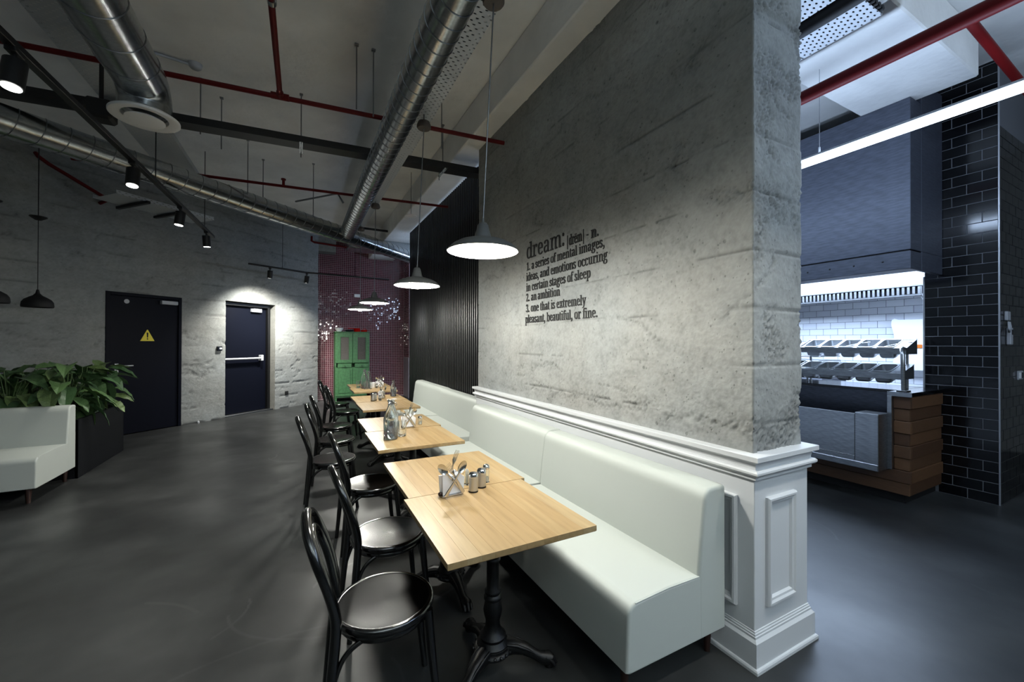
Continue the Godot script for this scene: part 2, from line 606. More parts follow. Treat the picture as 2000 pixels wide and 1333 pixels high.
# ---------------------------------------------------------------- room
# board-marked concrete: a fine grid pushed in and out by the marks of the formwork
func relief(path: Array, y0: float, y1: float, cell: float, holes: Array, sd: int, amp: float, tone: float, board := 0.30, pier := false) -> MB:
	var na := noise(sd, 1.1, 4)
	var nb := noise(sd + 1, 9.0, 4)
	var nc := noise(sd + 2, 0.55, 3)
	var nd := noise(sd + 3, 38.0, 3)
	var sl := []
	var pl := []
	var nl := []
	var acc := 0.0
	for i in path.size() - 1:
		var a: Vector3 = path[i]
		var b: Vector3 = path[i + 1]
		var ln := a.distance_to(b)
		var dir := (b - a) / ln
		var nn := dir.cross(Vector3.UP)
		var cuts := [0.0, ln]
		for h in holes:
			for q in [h[0] - acc, h[1] - acc]:
				if q > 0.0 and q < ln:
					cuts.append(q)
		cuts.sort()
		for k in cuts.size() - 1:
			var steps := maxi(1, int(ceil((cuts[k + 1] - cuts[k]) / cell)))
			for j in steps + (1 if k == cuts.size() - 2 and i == path.size() - 2 else 0):
				var s: float = lerpf(cuts[k], cuts[k + 1], float(j) / steps)
				var n2 := nn
				if i > 0 and s == 0.0:
					n2 = nn + nl[nl.size() - 1]
				sl.append(acc + s)
				pl.append(a + dir * s)
				nl.append(n2)
		acc += ln
	var yl := []
	var cy := [y0, y1]
	for h in holes:
		for q in [h[2], h[3]]:
			if q > y0 and q < y1:
				cy.append(q)
	cy.sort()
	for k in cy.size() - 1:
		var steps := maxi(1, int(ceil((cy[k + 1] - cy[k]) / cell)))
		for j in steps + (1 if k == cy.size() - 2 else 0):
			yl.append(lerpf(cy[k], cy[k + 1], float(j) / steps))
	var nx := sl.size()
	var ny := yl.size()
	var P := PackedVector3Array()
	var C := PackedColorArray()
	P.resize(nx * ny)
	C.resize(nx * ny)
	for i in nx:
		for j in ny:
			var s: float = sl[i]
			var y: float = yl[j]
			var wob := na.get_noise_2d(s * 0.7 + 30.0, y * 0.2) * 0.014
			var bi := floorf((y + wob) / board)
			var fr := (y + wob) / board - bi
			var hsh := sin(bi * 12.9898 + sd) * 43758.5453
			hsh = hsh - floorf(hsh)
			var edge := minf(fr, 1.0 - fr) * board
			var gate := smoothstep(0.0, 0.2, na.get_noise_2d(s * 0.9, bi * 7.7))
			if pier and s > 3.42:
				gate = 0.35 + 0.65 * gate
			var groove := gate * exp(-pow(edge / (cell * 0.6), 2.0))
			# honeycombed lines and patches where the pours met
			var line := nc.get_noise_2d(s * 0.9 + 4.0, y * 1.9) + 0.05 * nb.get_noise_2d(s * 0.6, y * 0.6)
			var rough := exp(-pow(line / 0.045, 2.0)) * smoothstep(-0.15, 0.25, na.get_noise_2d(s * 1.4 + 50.0, y * 1.4))
			if pier:
				rough = maxf(rough, smoothstep(0.9, 2.2, s) * exp(-pow((y - 1.13 + 0.05 * na.get_noise_2d(s * 2.0, 3.0)) / 0.055, 2.0)) * smoothstep(-0.3, 0.2, nb.get_noise_2d(s * 0.5, y)))
				rough = maxf(rough, smoothstep(3.40, 3.46, s) * smoothstep(-0.05, 0.3, na.get_noise_2d(s * 2.2, y * 1.7 + 7.0)))
			var grit := nd.get_noise_2d(s, y * 1.3)
			var calm := 1.0 - 0.85 * smoothstep(0.75, 1.05, s) * smoothstep(2.75, 2.45, s) * smoothstep(1.6, 1.75, y) * smoothstep(2.75, 2.6, y) if pier else 1.0
			var d := na.get_noise_2d(s, y * 1.4) * 0.003 + (hsh - 0.5) * 0.003 - groove * 0.008
			d += nb.get_noise_2d(s, y * 1.6) * (0.0008 + rough * 0.006) + grit * (0.0004 + 0.011 * rough) - 0.005 * rough
			P[i * ny + j] = pl[i] + V3(0, y, 0) + nl[i] * d * amp * calm
			var t := tone * (1.0 + 0.16 * na.get_noise_2d(s * 0.6 + 9.0, y * 0.9) + 0.10 * (hsh - 0.5) + 0.08 * nb.get_noise_2d(s * 0.5, y * 0.9) + 0.12 * grit - 0.38 * groove - rough * (0.10 + 0.25 * maxf(0.0, -grit * 2.0)))
			var warm := na.get_noise_2d(s * 0.5 - 20.0, y * 0.5 + 11.0)
			C[i * ny + j] = Color(t * (0.97 + 0.05 * warm), t, t * (0.975 - 0.05 * warm))
	var o := mb()
	var NN := PackedVector3Array()
	NN.resize(nx * ny)
	for i in nx:
		for j in ny:
			var du := P[mini(i + 1, nx - 1) * ny + j] - P[maxi(i - 1, 0) * ny + j]
			var dv := P[i * ny + mini(j + 1, ny - 1)] - P[i * ny + maxi(j - 1, 0)]
			NN[i * ny + j] = du.cross(dv).normalized()
			if NN[i * ny + j].dot(nl[i]) < 0.0:
				NN[i * ny + j] = -NN[i * ny + j]
	for i in nx - 1:
		for j in ny - 1:
			var ms: float = (sl[i] + sl[i + 1]) * 0.5
			var my: float = (yl[j] + yl[j + 1]) * 0.5
			var skip := false
			for h in holes:
				if ms > h[0] and ms < h[1] and my > h[2] and my < h[3]:
					skip = true
			if skip:
				continue
			var a := i * ny + j
			var b := (i + 1) * ny + j
			for t in [[a, b, b + 1], [a, b + 1, a + 1]]:
				var g := (P[t[1]] - P[t[0]]).cross(P[t[2]] - P[t[0]])
				var od := [t[0], t[2], t[1]] if g.dot(NN[t[0]]) >= 0.0 else [t[0], t[1], t[2]]
				for id in od:
					o.v.append(P[id])
					o.n.append(NN[id])
					o.c.append(C[id])
	return o

const CEIL := 4.34
var WU := Vector3(0.7431, 0, -0.6691)
var WN := Vector3(0.6691, 0, 0.7431)
var W0 := Vector3(-1.317, 0, -10.112)

func wp(s: float, y: float, off := 0.0) -> Vector3:
	return W0 + WU * s + WN * off + V3(0, y, 0)

func wall_basis() -> Basis:
	return Basis(WU, Vector3.UP, WN)

func wbox(o: MB, s0: float, s1: float, y0: float, y1: float, d0: float, d1: float, ch := 0.0) -> MB:
	return o.box(wp((s0 + s1) * 0.5, (y0 + y1) * 0.5, (d0 + d1) * 0.5), V3(absf(s1 - s0), absf(y1 - y0), absf(d1 - d0)), ch, wall_basis())

func shell() -> void:
	var f := struct("floor")
	part("floor_slab", mb().bb(V3(-9, -0.15, -15), V3(10, 0, 7)), M.floor, f)
	var c := struct("ceiling")
	part("ceiling_slab", mb().bb(V3(-9, CEIL, -15), V3(10, CEIL + 0.2, 7)), M.ceiling, c)
	part("beam", mb().bb(V3(1.765, 3.95, -12.1), V3(2.46, CEIL, 6.8), 0.012), M.ceiling, c)
	part("beam", mb().bb(V3(2.46, 3.95, -2.05), V3(5.35, CEIL, -1.24), 0.012), M.ceiling, c)
	# concrete wall with the two doors
	var w := struct("wall_left")
	var S0 := -4.3
	var holes := [[-1.923 - S0, -0.816 - S0, -1.0, 2.385], [-S0, 1.144 - S0, -1.0, 2.42]]
	part("concrete_face", relief([wp(S0, 0), wp(2.393, 0)], 0.0, CEIL, 0.025, holes, 61, 1.8, 0.27), M.concrete, w)
	var core := mb()
	wbox(core, S0, -1.923, 0, CEIL, -0.34, -0.02)
	wbox(core, -1.923, -0.816, 2.385, CEIL, -0.34, -0.02)
	wbox(core, -0.816, 0.0, 0, CEIL, -0.34, -0.02)
	wbox(core, 0.0, 1.144, 2.42, CEIL, -0.34, -0.02)
	wbox(core, 1.144, 2.393, 0, CEIL, -0.34, -0.02)
	wbox(core, S0, 2.393, 0, CEIL, -0.5, -0.34)
	part("concrete_core", core, M.concrete_core, w)
	# far walls
	var r := struct("wall_far")
	part("backing", mb().bb(V3(0.0, 0, -12.4), V3(3.3, CEIL, -12.0975)), M.grout_pink, r)
	part("concrete_lintel", mb().bb(V3(0.3, 3.96, -12.105), V3(0.885, CEIL, -11.72), 0.01), M.concrete_core, r)
	mosaic(r, V3(0.46, 0.03, -12.1), Vector3.RIGHT, Vector3.BACK, 47, 86)
	var rr := struct("wall_return")
	part("backing", mb().bb(V3(2.7675, 0, -12.1), V3(3.0, CEIL, -11.45)), M.grout_pink, rr)
	mosaic(rr, V3(2.77, 1.15, -12.07), Vector3.BACK, Vector3.LEFT, 12, 62)
	part("steel_panel", mb().bb(V3(2.755, 0.0, -12.05), V3(2.78, 1.13, -11.46), 0.003), M.alu, rr)
	# walls outside the picture that close the room
	var b := struct("wall_side")
	var p0 := wp(-4.3, 0)
	part("concrete_face", relief([V3(-6.4, 0, 6.5), p0 + V3(0.0, 0, 0.0)], 0.0, CEIL, 0.12, [], 77, 1.0, 0.30), M.concrete, b)
	part("concrete_core", mb().bb(V3(-9, 0, -9.0), V3(-6.6, CEIL, 6.9)), M.concrete_core, b)
	var k := struct("wall_back")
	part("plaster", mb().bb(V3(-9, 0, 6.5), V3(10, CEIL, 6.9)), M.concrete_core, k)
	var e := struct("wall_right")
	part("plaster", mb().bb(V3(9.2, 0, -15), V3(9.6, CEIL, 7)), M.concrete_core, e)
	var q := struct("wall_corridor_end")
	part("plaster", mb().bb(V3(3.0, 0, -12.4), V3(9.4, CEIL, -12.0)), M.concrete_core, q)
	doors()

func mosaic(parent: Node, o: Vector3, u: Vector3, nn: Vector3, cols: int, rows: int) -> void:
	rng.seed = 91 + cols
	var mm := MultiMesh.new()
	mm.transform_format = MultiMesh.TRANSFORM_3D
	mm.use_colors = true
	mm.mesh = mb().box(Vector3.ZERO, V3(0.0425, 0.0425, 0.012), 0.0025).mesh()
	mm.instance_count = cols * rows
	var i := 0
	for a in cols:
		for b in rows:
			var bs := Basis(u, Vector3.UP, nn)
			bs = bs * Basis(Vector3.UP, rng.randf_range(-0.03, 0.03)) * Basis(Vector3.RIGHT, rng.randf_range(-0.03, 0.03))
			mm.set_instance_transform(i, Transform3D(bs, o + u * (0.025 + a * 0.05) + Vector3.UP * (0.025 + b * 0.05)))
			var t := rng.randf_range(0.75, 1.25)
			mm.set_instance_color(i, Color(0.10 * t, 0.024 * t, 0.036 * t))
			i += 1
	var n := MultiMeshInstance3D.new()
	n.name = "mosaic_tiles"
	n.multimesh = mm
	n.material_override = M.mosaic
	n.set_meta("kind", "stuff")
	parent.add_child(n, true)

func doors() -> void:
	var d := struct("door_1")
	part("frame", wbox(wbox(wbox(mb(), -1.923, -1.86, 0, 2.385, -0.14, 0.012, 0.004), -0.87, -0.816, 0, 2.385, -0.14, 0.012, 0.004), -1.86, -0.87, 2.33, 2.385, -0.14, 0.012, 0.004), M.door, d)
	var leaf := part("leaf", wbox(mb(), -1.858, -0.872, 0.012, 2.328, -0.08, -0.012, 0.004), M.door, d)
	var h := mb()
	wbox(h, -1.80, -1.745, 1.02, 1.20, -0.012, 0.0, 0.004)
	h.tube([wp(-1.772, 1.16, 0.0), wp(-1.772, 1.16, 0.05), wp(-1.74, 1.16, 0.06), wp(-1.58, 1.16, 0.06)], 0.012, 10)
	part("lever_handle", h, M.alu, leaf)
	part("door_closer", wbox(mb(), -1.16, -0.90, 2.235, 2.30, -0.012, 0.05, 0.006), M.gray_plastic, leaf)
	part("round_plate", mb().lathe([Vector2(0, 0), Vector2(0.036, 0), Vector2(0.036, 0.006), Vector2(0, 0.006)], 24, Transform3D(Basis(WU, WN, -Vector3.UP), wp(-1.64, 2.24, -0.012))), M.gray_plastic, leaf)
	# warning triangle with its exclamation mark
	var sg := part("warning_sign", mb().extrude(PackedVector2Array([Vector2(-0.105, 0), Vector2(0.105, 0), Vector2(0.006, 0.195), Vector2(-0.006, 0.195)]), wp(-1.345, 1.575, -0.011), WU, Vector3.UP, 0.004, 0.0, false), M.yellow, leaf)
	sg.set_meta("label", "yellow warning triangle with a black exclamation mark")
	var ex := mb()
	ex.extrude(PackedVector2Array([Vector2(-0.008, 0.06), Vector2(0.008, 0.06), Vector2(0.013, 0.14), Vector2(0.0, 0.15), Vector2(-0.013, 0.14)]), wp(-1.345, 1.575, -0.0065), WU, Vector3.UP, 0.002, 0.0, false)
	ex.lathe([Vector2(0, 0), Vector2(0.011, 0), Vector2(0.011, 0.002), Vector2(0, 0.002)], 16, Transform3D(Basis(WU, WN, -Vector3.UP), wp(-1.345, 1.612, -0.0065)))
	part("exclamation_mark", ex, M.ink, sg)
	var d2 := struct("door_2")
	part("frame", wbox(wbox(mb(), 1.04, 1.10, 0, 2.40, -0.24, -0.10, 0.004), 0.0, 1.10, 2.34, 2.40, -0.24, -0.10, 0.004), M.black, d2)
	var l2 := part("leaf", wbox(mb(), -0.02, 1.04, 0.03, 2.34, -0.23, -0.17, 0.004), M.door, d2)
	var bar := mb()
	bar.tube([wp(0.02, 1.20, -0.10), wp(0.88, 1.20, -0.10)], 0.022, 14)
	part("push_bar", bar, M.gray_plastic, l2)
	part("bar_end", wbox(mb(), 0.86, 0.92, 1.14, 1.27, -0.17, -0.075, 0.008), M.gray_plastic, l2)
	part("door_closer", wbox(mb(), 0.66, 0.90, 2.23, 2.31, -0.17, -0.11, 0.006), M.gray_plastic, l2)
	part("threshold", wbox(mb(), 0.0, 1.14, 0.0, 0.025, -0.3, -0.05, 0.004), M.seam, d2)

func partition() -> void:
	var w := struct("wall_middle")
	part("concrete_face", relief([V3(1.97, 0, -4.62), V3(1.97, 0, -1.2), V3(2.395, 0, -1.2), V3(2.395, 0, -4.62)], 0.98, 3.952, 0.0105, [], 17, 1.0, 0.33, 0.29, true), M.concrete, w)
	part("concrete_core", mb().bb(V3(1.995, 0.9, -4.62), V3(2.37, 3.952, -1.225)), M.concrete_core, w)
	# the words painted on it
	var t := thing("wall_lettering", "black serif lettering of a dictionary entry for dream on concrete wall", "lettering", V3(1.9655, 1.75, -2.9))
	var lines := [
		["dream:", 0.205, 2.375, -3.416, -2.793, false], ["|drēm| -", 0.115, 2.362, -2.746, -2.475, false], ["n.", 0.115, 2.356, -2.44, -2.354, true],
		["1. a series of mental images,", 0.105, 2.263, -3.416, -2.289, false], ["ideas, and emotions occuring", 0.105, 2.160, -3.425, -2.256, false],
		["in certain stages of sleep", 0.105, 2.060, -3.425, -2.448, false], ["2. an ambition", 0.105, 1.963, -3.424, -2.855, false],
		["3. one that is extremely", 0.105, 1.858, -3.428, -2.501, false], ["pleasant, beautiful, or fine.", 0.105, 1.753, -3.443, -2.367, false]]
	for l in lines:
		var font := SystemFont.new()
		font.font_names = PackedStringArray(["Droid Serif"])
		if l[5]:
			font.font_italic = true
			font.font_weight = 700
		var tm := TextMesh.new()
		tm.font = font
		tm.font_size = 64
		tm.pixel_size = l[1] / 64.0
		tm.depth = 0.006
		tm.horizontal_alignment = HORIZONTAL_ALIGNMENT_LEFT
		tm.vertical_alignment = VERTICAL_ALIGNMENT_BOTTOM
		tm.text = l[0]
		var bx := tm.get_aabb()
		# vertical metrics: put the baseline at the height given
		var base_off: float = font.get_descent(64) * tm.pixel_size
		var sx: float = (l[4] - l[3]) / maxf(bx.size.x, 0.01)
		var n := MeshInstance3D.new()
		n.name = "text_line"
		n.mesh = tm
		n.material_override = M.ink
		n.transform = Transform3D(Basis(Vector3.UP, -PI / 2) * Basis.from_scale(V3(sx, 1, 1)), V3(0.0, l[2] - 1.75 - base_off, l[3] + 2.9 - bx.position.x * sx))
		t.add_child(n, true)
	# white panelling round its foot
	var p := struct("trim_1")
	var x0 := 1.942
	var x1 := 2.408
	var z0 := -4.62
	var z1 := -1.178
	part("panelling", mb().bb(V3(x0, 0, z0), V3(x1, 0.98, z1), 0.003), M.white_paint, p)
	part("cap_moulding", mb().mould(x0, x1, z0, z1, [Vector2(0.0, 0.905), Vector2(0.014, 0.905), Vector2(0.014, 0.922), Vector2(0.026, 0.926), Vector2(0.033, 0.935), Vector2(0.033, 0.944), Vector2(0.026, 0.952), Vector2(0.012, 0.955), Vector2(0.012, 0.965), Vector2(0.016, 0.985), Vector2(0.026, 0.995), Vector2(0.038, 0.998), Vector2(0.038, 1.02), Vector2(0.036, 1.022), Vector2(-0.06, 1.022)]), M.white_paint, p)
	part("base_moulding", mb().mould(x0, x1, z0, z1, [Vector2(0.036, 0.0), Vector2(0.036, 0.014), Vector2(0.032, 0.02), Vector2(0.024, 0.022), Vector2(0.024, 0.135), Vector2(0.012, 0.148), Vector2(0.012, 0.158), Vector2(0.008, 0.160), Vector2(0.008, 0.168), Vector2(0.004, 0.172), Vector2(0.004, 0.178), Vector2(0.0, 0.180)]), M.white_paint, p)
	# raised panel frames: one on the end, a row along the bench side
	frame(p, V3(2.03, 0.275, z1), Vector3.RIGHT, 0.245, 0.53)
	for k in 3:
		frame(p, V3(x0, 0.26, -1.262 - 1.12 * k - 1.03), Vector3.BACK, 1.03, 0.545)

func frame(parent: Node, o: Vector3, u: Vector3, wd: float, ht: float) -> void:
	var nn := u.cross(Vector3.UP)
	var prof := [Vector2(0.0, 0.0), Vector2(0.0, 0.014), Vector2(0.006, 0.022), Vector2(0.016, 0.022), Vector2(0.024, 0.014), Vector2(0.034, 0.012), Vector2(0.040, 0.0)]
	var m := mb()
	for i in prof.size() - 1:
		var a: Vector2 = prof[i]
		var b: Vector2 = prof[i + 1]
		var ca := []
		var cb := []
		for q in [[0, 0], [1, 0], [1, 1], [0, 1]]:
			for e in [[a, ca], [b, cb]]:
				var x: float = e[0].x if q[0] == 0 else wd - e[0].x
				var y: float = e[0].x if q[1] == 0 else ht - e[0].x
				e[1].append(o + u * x + Vector3.UP * y + nn * e[0].y)
		for k in 4:
			var l := (k + 1) % 4
			var ctr := o + u * wd * 0.5 + Vector3.UP * ht * 0.5
			var g: Vector3 = (ca[l] - ca[k]).cross(cb[k] - ca[k]).normalized()
			var want: Vector3 = nn * absf(b.x - a.x) + ((ca[k] + ca[l]) * 0.5 - ctr).normalized() * (b.y - a.y)
			if g.dot(want) < 0.0:
				g = -g
			m.quad(ca[k], ca[l], cb[l], cb[k], g, g, g, g)
	part("panel_frame", m, M.white_paint, parent)

func slats() -> void:
	var w := struct("wall_slatted")
	part("backing", mb().bb(V3(2.185, 0, -8.78), V3(2.23, 3.36, -4.63)), M.black_matte, w)
	part("rail", mb().bb(V3(2.172, 3.28, -8.78), V3(2.19, 3.35, -4.63)), M.black_matte, w)
	var sm := mb().box(Vector3.ZERO, V3(0.052, 3.92, 0.036), 0.004).mesh()
	var z := -4.66
	while z > -8.76:
		part("slat", sm, M.slat, w, V3(2.146, 1.97, z))
		z -= 0.074

# ---------------------------------------------------------------- overhead services
func spiral(axis_from: Vector3, axis_to: Vector3, r: float, pitch: float) -> MB:
	var d := (axis_to - axis_from)
	var ln := d.length()
	d /= ln
	var u := d.cross(Vector3.UP).normalized()
	var w := u.cross(d)
	var path := []
	var turns := ln / pitch
	var cnt := int(turns * 22)
	for i in cnt + 1:
		var a := TAU * turns * i / cnt
		path.append(axis_from + d * ln * i / cnt + (u * cos(a) + w * sin(a)) * (r + 0.002))
	return mb().tube(path, 0.0035, 5)

func duct(called: String, label: String, a: Vector3, b: Vector3, r: float, pitch: float, bands: Array) -> Node3D:
	var t := thing(called, label, "duct", Vector3.ZERO)
	part("pipe_body", mb().tube([a, a.lerp(b, 0.5), b], r, 48), M.galv, t)
	part("spiral_seam", spiral(a, b, r, pitch), M.seam, t)
	for s in bands:
		var c := a.lerp(b, s)
		var d := (b - a).normalized()
		part("coupling_band", mb().tube([c - d * 0.035, c + d * 0.035], r + 0.007, 48), M.seam, t)
	return t

func rod(a: Vector3, b: Vector3, label: String) -> void:
	single("hanger_rod", mb().tube([a, b], 0.006, 6).box(a - V3(0, 0.008, 0), V3(0.035, 0.016, 0.035), 0.003), M.seam, label, "hanger rod", Vector3.ZERO, "ceiling hanger rods")

func channel(a: Vector3, b: Vector3, wd: float, ht: float) -> MB:
	var d := (b - a).normalized()
	var u := d.cross(Vector3.UP).normalized()
	var c := (a + b) * 0.5
	var bs := Basis(d, Vector3.UP, u)
	var ln := a.distance_to(b)
	return mb().box(c, V3(ln, 0.003, wd), 0.0, bs).box(c + u * wd * 0.5 + V3(0, ht * 0.5, 0), V3(ln, ht, 0.003), 0.0, bs).box(c - u * wd * 0.5 + V3(0, ht * 0.5, 0), V3(ln, ht, 0.003), 0.0, bs)

func overhead() -> void:
	duct("spiral_duct", "large galvanised spiral duct running over the row of tables", V3(0.78, 3.54, 2.0), V3(0.78, 3.54, -7.95), 0.122, 0.12, [])
	duct("spiral_duct", "galvanised spiral duct running slantwise along the concrete wall with doors", V3(-3.95, 3.52, -3.845), V3(2.72, 3.52, -9.685), 0.14, 0.17, [])
	var t := duct("spiral_duct", "galvanised spiral duct ending in a round white air diffuser", V3(-1.035, 3.50, 2.0), V3(-1.035, 3.50, -3.86), 0.16, 0.30, [])
	var arc := []
	for k in 9:
		var a := PI * 0.5 * k / 8.0
		arc.append(V3(-1.035, 3.50 - 0.16 * (1.0 - cos(a)), -3.86 - 0.16 * sin(a)))
	arc.append(V3(-1.035, 3.29, -4.02))
	part("elbow", mb().tube(arc, 0.16, 36), M.galv, t)
	var df := part("diffuser", mb().lathe([Vector2(0.13, 3.30), Vector2(0.14, 3.265), Vector2(0.205, 3.252), Vector2(0.21, 3.256), Vector2(0.21, 3.27), Vector2(0.16, 3.30), Vector2(0.13, 3.30)], 40, Transform3D(Basis.IDENTITY, V3(-1.035, 0, -4.02))), M.white, t)
	part("diffuser_cone", mb().lathe([Vector2(0, 3.225), Vector2(0.05, 3.225), Vector2(0.12, 3.24), Vector2(0.12, 3.246), Vector2(0.04, 3.29), Vector2(0, 3.29)], 36, Transform3D(Basis.IDENTITY, V3(-1.035, 0, -4.02))), M.white, df)
	# red sprinkler mains
	var p := thing("sprinkler_pipe", "red pipe crossing the ceiling nearest the camera into concrete wall", "pipe")
	part("main", mb().tube([V3(-4.4, 3.735, -4.58), V3(-1.0, 3.735, -4.21), V3(1.99, 3.735, -3.93)], 0.021, 12), M.red_pipe, p)
	part("branch", mb().tube([V3(-0.15, 3.735, -4.12), V3(-0.165, 3.735, -2.6), V3(-0.17, 3.735, 2.0)], 0.021, 12), M.red_pipe, p)
	part("tee", mb().tube([V3(-0.22, 3.735, -4.127), V3(-0.08, 3.735, -4.113)], 0.029, 12).tube([V3(-0.15, 3.735, -4.12), V3(-0.15, 3.735, -4.05)], 0.028, 12), M.red_pipe, p)
	part("clamp", mb().tube([V3(-0.158, 3.735, -2.97), V3(-0.158, 3.735, -3.01)], 0.028, 12), M.galv, p)
	p = thing("sprinkler_pipe", "thin red pipe beyond the black cable tray, ending at slatted wall", "pipe")
	part("main", mb().tube([V3(-2.4, 3.745, -6.72), V3(0.68, 3.745, -6.41), V3(2.14, 3.745, -6.23)], 0.019, 12), M.red_pipe, p)
	part("sprinkler_head", mb().tube([V3(-0.19, 3.745, -6.50), V3(-0.19, 3.83, -6.50)], 0.018, 8).tube([V3(-0.19, 3.83, -6.50), V3(-0.19, 3.85, -6.50)], 0.03, 8), M.red_pipe, p)
	p = thing("sprinkler_pipe", "short dark red pipe with elbows high on the left concrete wall", "pipe")
	part("main", mb().tube([wp(-2.72, 4.25, 0.03), wp(-2.72, 4.19, 0.10), wp(-2.62, 4.12, 0.12), wp(-2.02, 3.86, 0.12), wp(-1.98, 3.80, 0.10), wp(-2.0, 3.77, 0.0)], 0.026, 10), M.red_pipe, p)
	p = thing("sprinkler_pipe", "short red pipe above the red mosaic at wall corner", "pipe")
	part("main", mb().tube([V3(0.30, 4.28, -11.55), V3(0.30, 4.16, -11.55), V3(0.36, 4.13, -11.55), V3(1.6, 4.10, -11.75)], 0.025, 10), M.red_pipe, p)
	# black tray with cables
	var a := V3(-4.2, 3.76, -5.45)
	var b := V3(2.13, 3.76, -4.93)
	var ct := thing("cable_tray", "black cable tray full of cables hanging across the ceiling", "cable tray")
	part("trough", channel(a, b, 0.17, 0.075), M.black, ct)
	for k in 6:
		var o := V3(0.01 * k, 0.022 + 0.012 * (k % 3), -0.066 + 0.026 * k)
		var path := []
		for j in 14:
			path.append(a.lerp(b, j / 13.0) + o + V3(0, 0.008 * sin(j * 2.1 + k), 0.006 * cos(j * 1.7 + k * 2)))
		part("cable", mb().tube(path, 0.013, 6), M.black_matte, ct)
	# perforated trays
	ct = thing("cable_tray", "narrow perforated metal tray running beside the spiral duct above tables", "cable tray")
	part("trough", channel(V3(0.99, 3.60, 2.0), V3(0.99, 3.60, -4.4), 0.165, 0.055), M.perf, ct)
	part("trough_end", channel(V3(0.985, 3.612, -4.3), V3(0.955, 3.612, -7.6), 0.15, 0.045), M.perf, ct)
	for k in 4:
		part("cable", mb().tube([V3(0.935 + 0.035 * k, 3.625, 2.0), V3(0.935 + 0.033 * k, 3.632, -2.0), V3(0.93 + 0.03 * k, 3.63, -7.5)], 0.014, 6), M.black_matte, ct)
	ct = thing("cable_tray", "wide perforated metal tray hanging at the upper left of ceiling", "cable tray")
	part("trough", channel(V3(-1.62, 3.90, 2.0), V3(-1.45, 3.90, -7.2), 0.40, 0.06), M.perf, ct)
	ct = thing("cable_tray", "perforated metal tray under slanting duct close to concrete wall", "cable tray")
	part("trough", channel(V3(-2.42, 3.62, -7.72), V3(-1.45, 3.62, -8.60), 0.55, 0.05), M.perf, ct)
	for s in [0.25, 0.62]:
		var c := V3(-2.42, 3.59, -7.72).lerp(V3(-1.45, 3.59, -8.60), s)
		part("cross_bar", mb().box(c, V3(0.05, 0.04, 0.75), 0.004, wall_basis()), M.black, ct)
	# rods and brackets
	var rods := [[V3(0.47, CEIL, -4.0), 3.73, "thin steel rod holding the nearer red pipe left of duct"], [V3(0.62, CEIL, -4.0), 3.70, "thin steel rod beside the left flank of main spiral duct"],
		[V3(0.02, CEIL, -5.10), 3.72, "steel rod with slotted bracket on black cable tray left of duct"], [V3(0.20, CEIL, -7.0), 3.5, "thin steel rod passing behind the further red pipe"],
		[V3(1.62, CEIL, -4.97), 3.72, "steel rod with slotted bracket on black cable tray right of duct"], [V3(1.42, CEIL, -4.4), 3.75, "thin steel rod near ceiling beam right of main duct"],
		[V3(-0.78, CEIL, -5.6), 3.75, "thin steel rod over the black cable tray beside round diffuser"], [V3(-0.92, CEIL, -5.3), 3.75, "second thin steel rod over cable tray beside round diffuser"],
		[V3(-0.62, CEIL, -6.6), 3.6, "thin steel rod left of the red sprinkler head"], [V3(-0.48, CEIL, -7.2), 3.6, "thin steel rod reaching down to the slanting duct"]]
	for q in rods:
		rod(q[0], V3(q[0].x, q[1], q[0].z), q[2])
	for x in [0.02, 1.62]:
		var br := single("tray_bracket", mb().box(Vector3.ZERO, V3(0.035, 0.005, 0.30), 0.001).box(V3(0, -0.012, 0.0), V3(0.005, 0.022, 0.30), 0.001).tube([V3(0, -0.05, -0.14), V3(0, 0.06, -0.14)], 0.006, 6), M.galv, "slotted steel bracket under black cable tray %s of main duct" % ["left" if x < 1.0 else "right"], "bracket", V3(x, 3.735, -5.1 if x < 1.0 else -4.98), "tray brackets")
		br.rotation.y = 0.0
	# conduit, smoke head and other small fittings on the ceiling
	var sm := thing("smoke_detector", "round white smoke detector at the end of ceiling conduit", "detector", V3(-0.92, CEIL, -5.05))
	part("base", mb().lathe([Vector2(0, -0.05), Vector2(0.04, -0.048), Vector2(0.055, -0.03), Vector2(0.06, 0), Vector2(0, 0)], 20), M.gray_plastic, sm)
	part("conduit", mb().tube([V3(0, -0.02, 0), V3(-0.7, -0.02, 0.10)], 0.014, 8), M.gray_plastic, sm)
	var cd := thing("emergency_lamp", "small round white ceiling fitting on a thin drop over slatted wall", "lamp", V3(1.62, 3.62, -6.6))
	part("dish", mb().lathe([Vector2(0, -0.012), Vector2(0.10, 0.0), Vector2(0.102, 0.006), Vector2(0.02, 0.022), Vector2(0, 0.024)], 24), M.white, cd)
	part("drop_rod", mb().tube([V3(0, 0.02, 0), V3(0, CEIL - 3.62, 0)], 0.005, 6), M.seam, cd)
	single("wall_pipe", mb().tube([V3(-0.05, 4.2, -8.6), V3(0.62, 4.24, -7.9), V3(0.72, 4.1, -7.95)], 0.018, 8), M.seam, "short dark conduit under the ceiling beside the slanting duct", "conduit")
	single("projector", mb().box(V3(-1.45, 3.47, -4.55), V3(0.17, 0.16, 0.16), 0.02).tube([V3(-1.45, 3.55, -4.55), V3(-1.45, 3.90, -4.55)], 0.015, 8), M.black_matte, "dark box hanging behind the round air diffuser", "speaker")
	# ducts and trusses glimpsed beyond the end of the main duct
	single("ventilation_duct", mb().bb(V3(1.0, 3.70, -10.2), V3(2.75, 3.95, -9.75), 0.01), M.galv, "flat rectangular duct under ceiling beyond the slatted wall end", "duct")
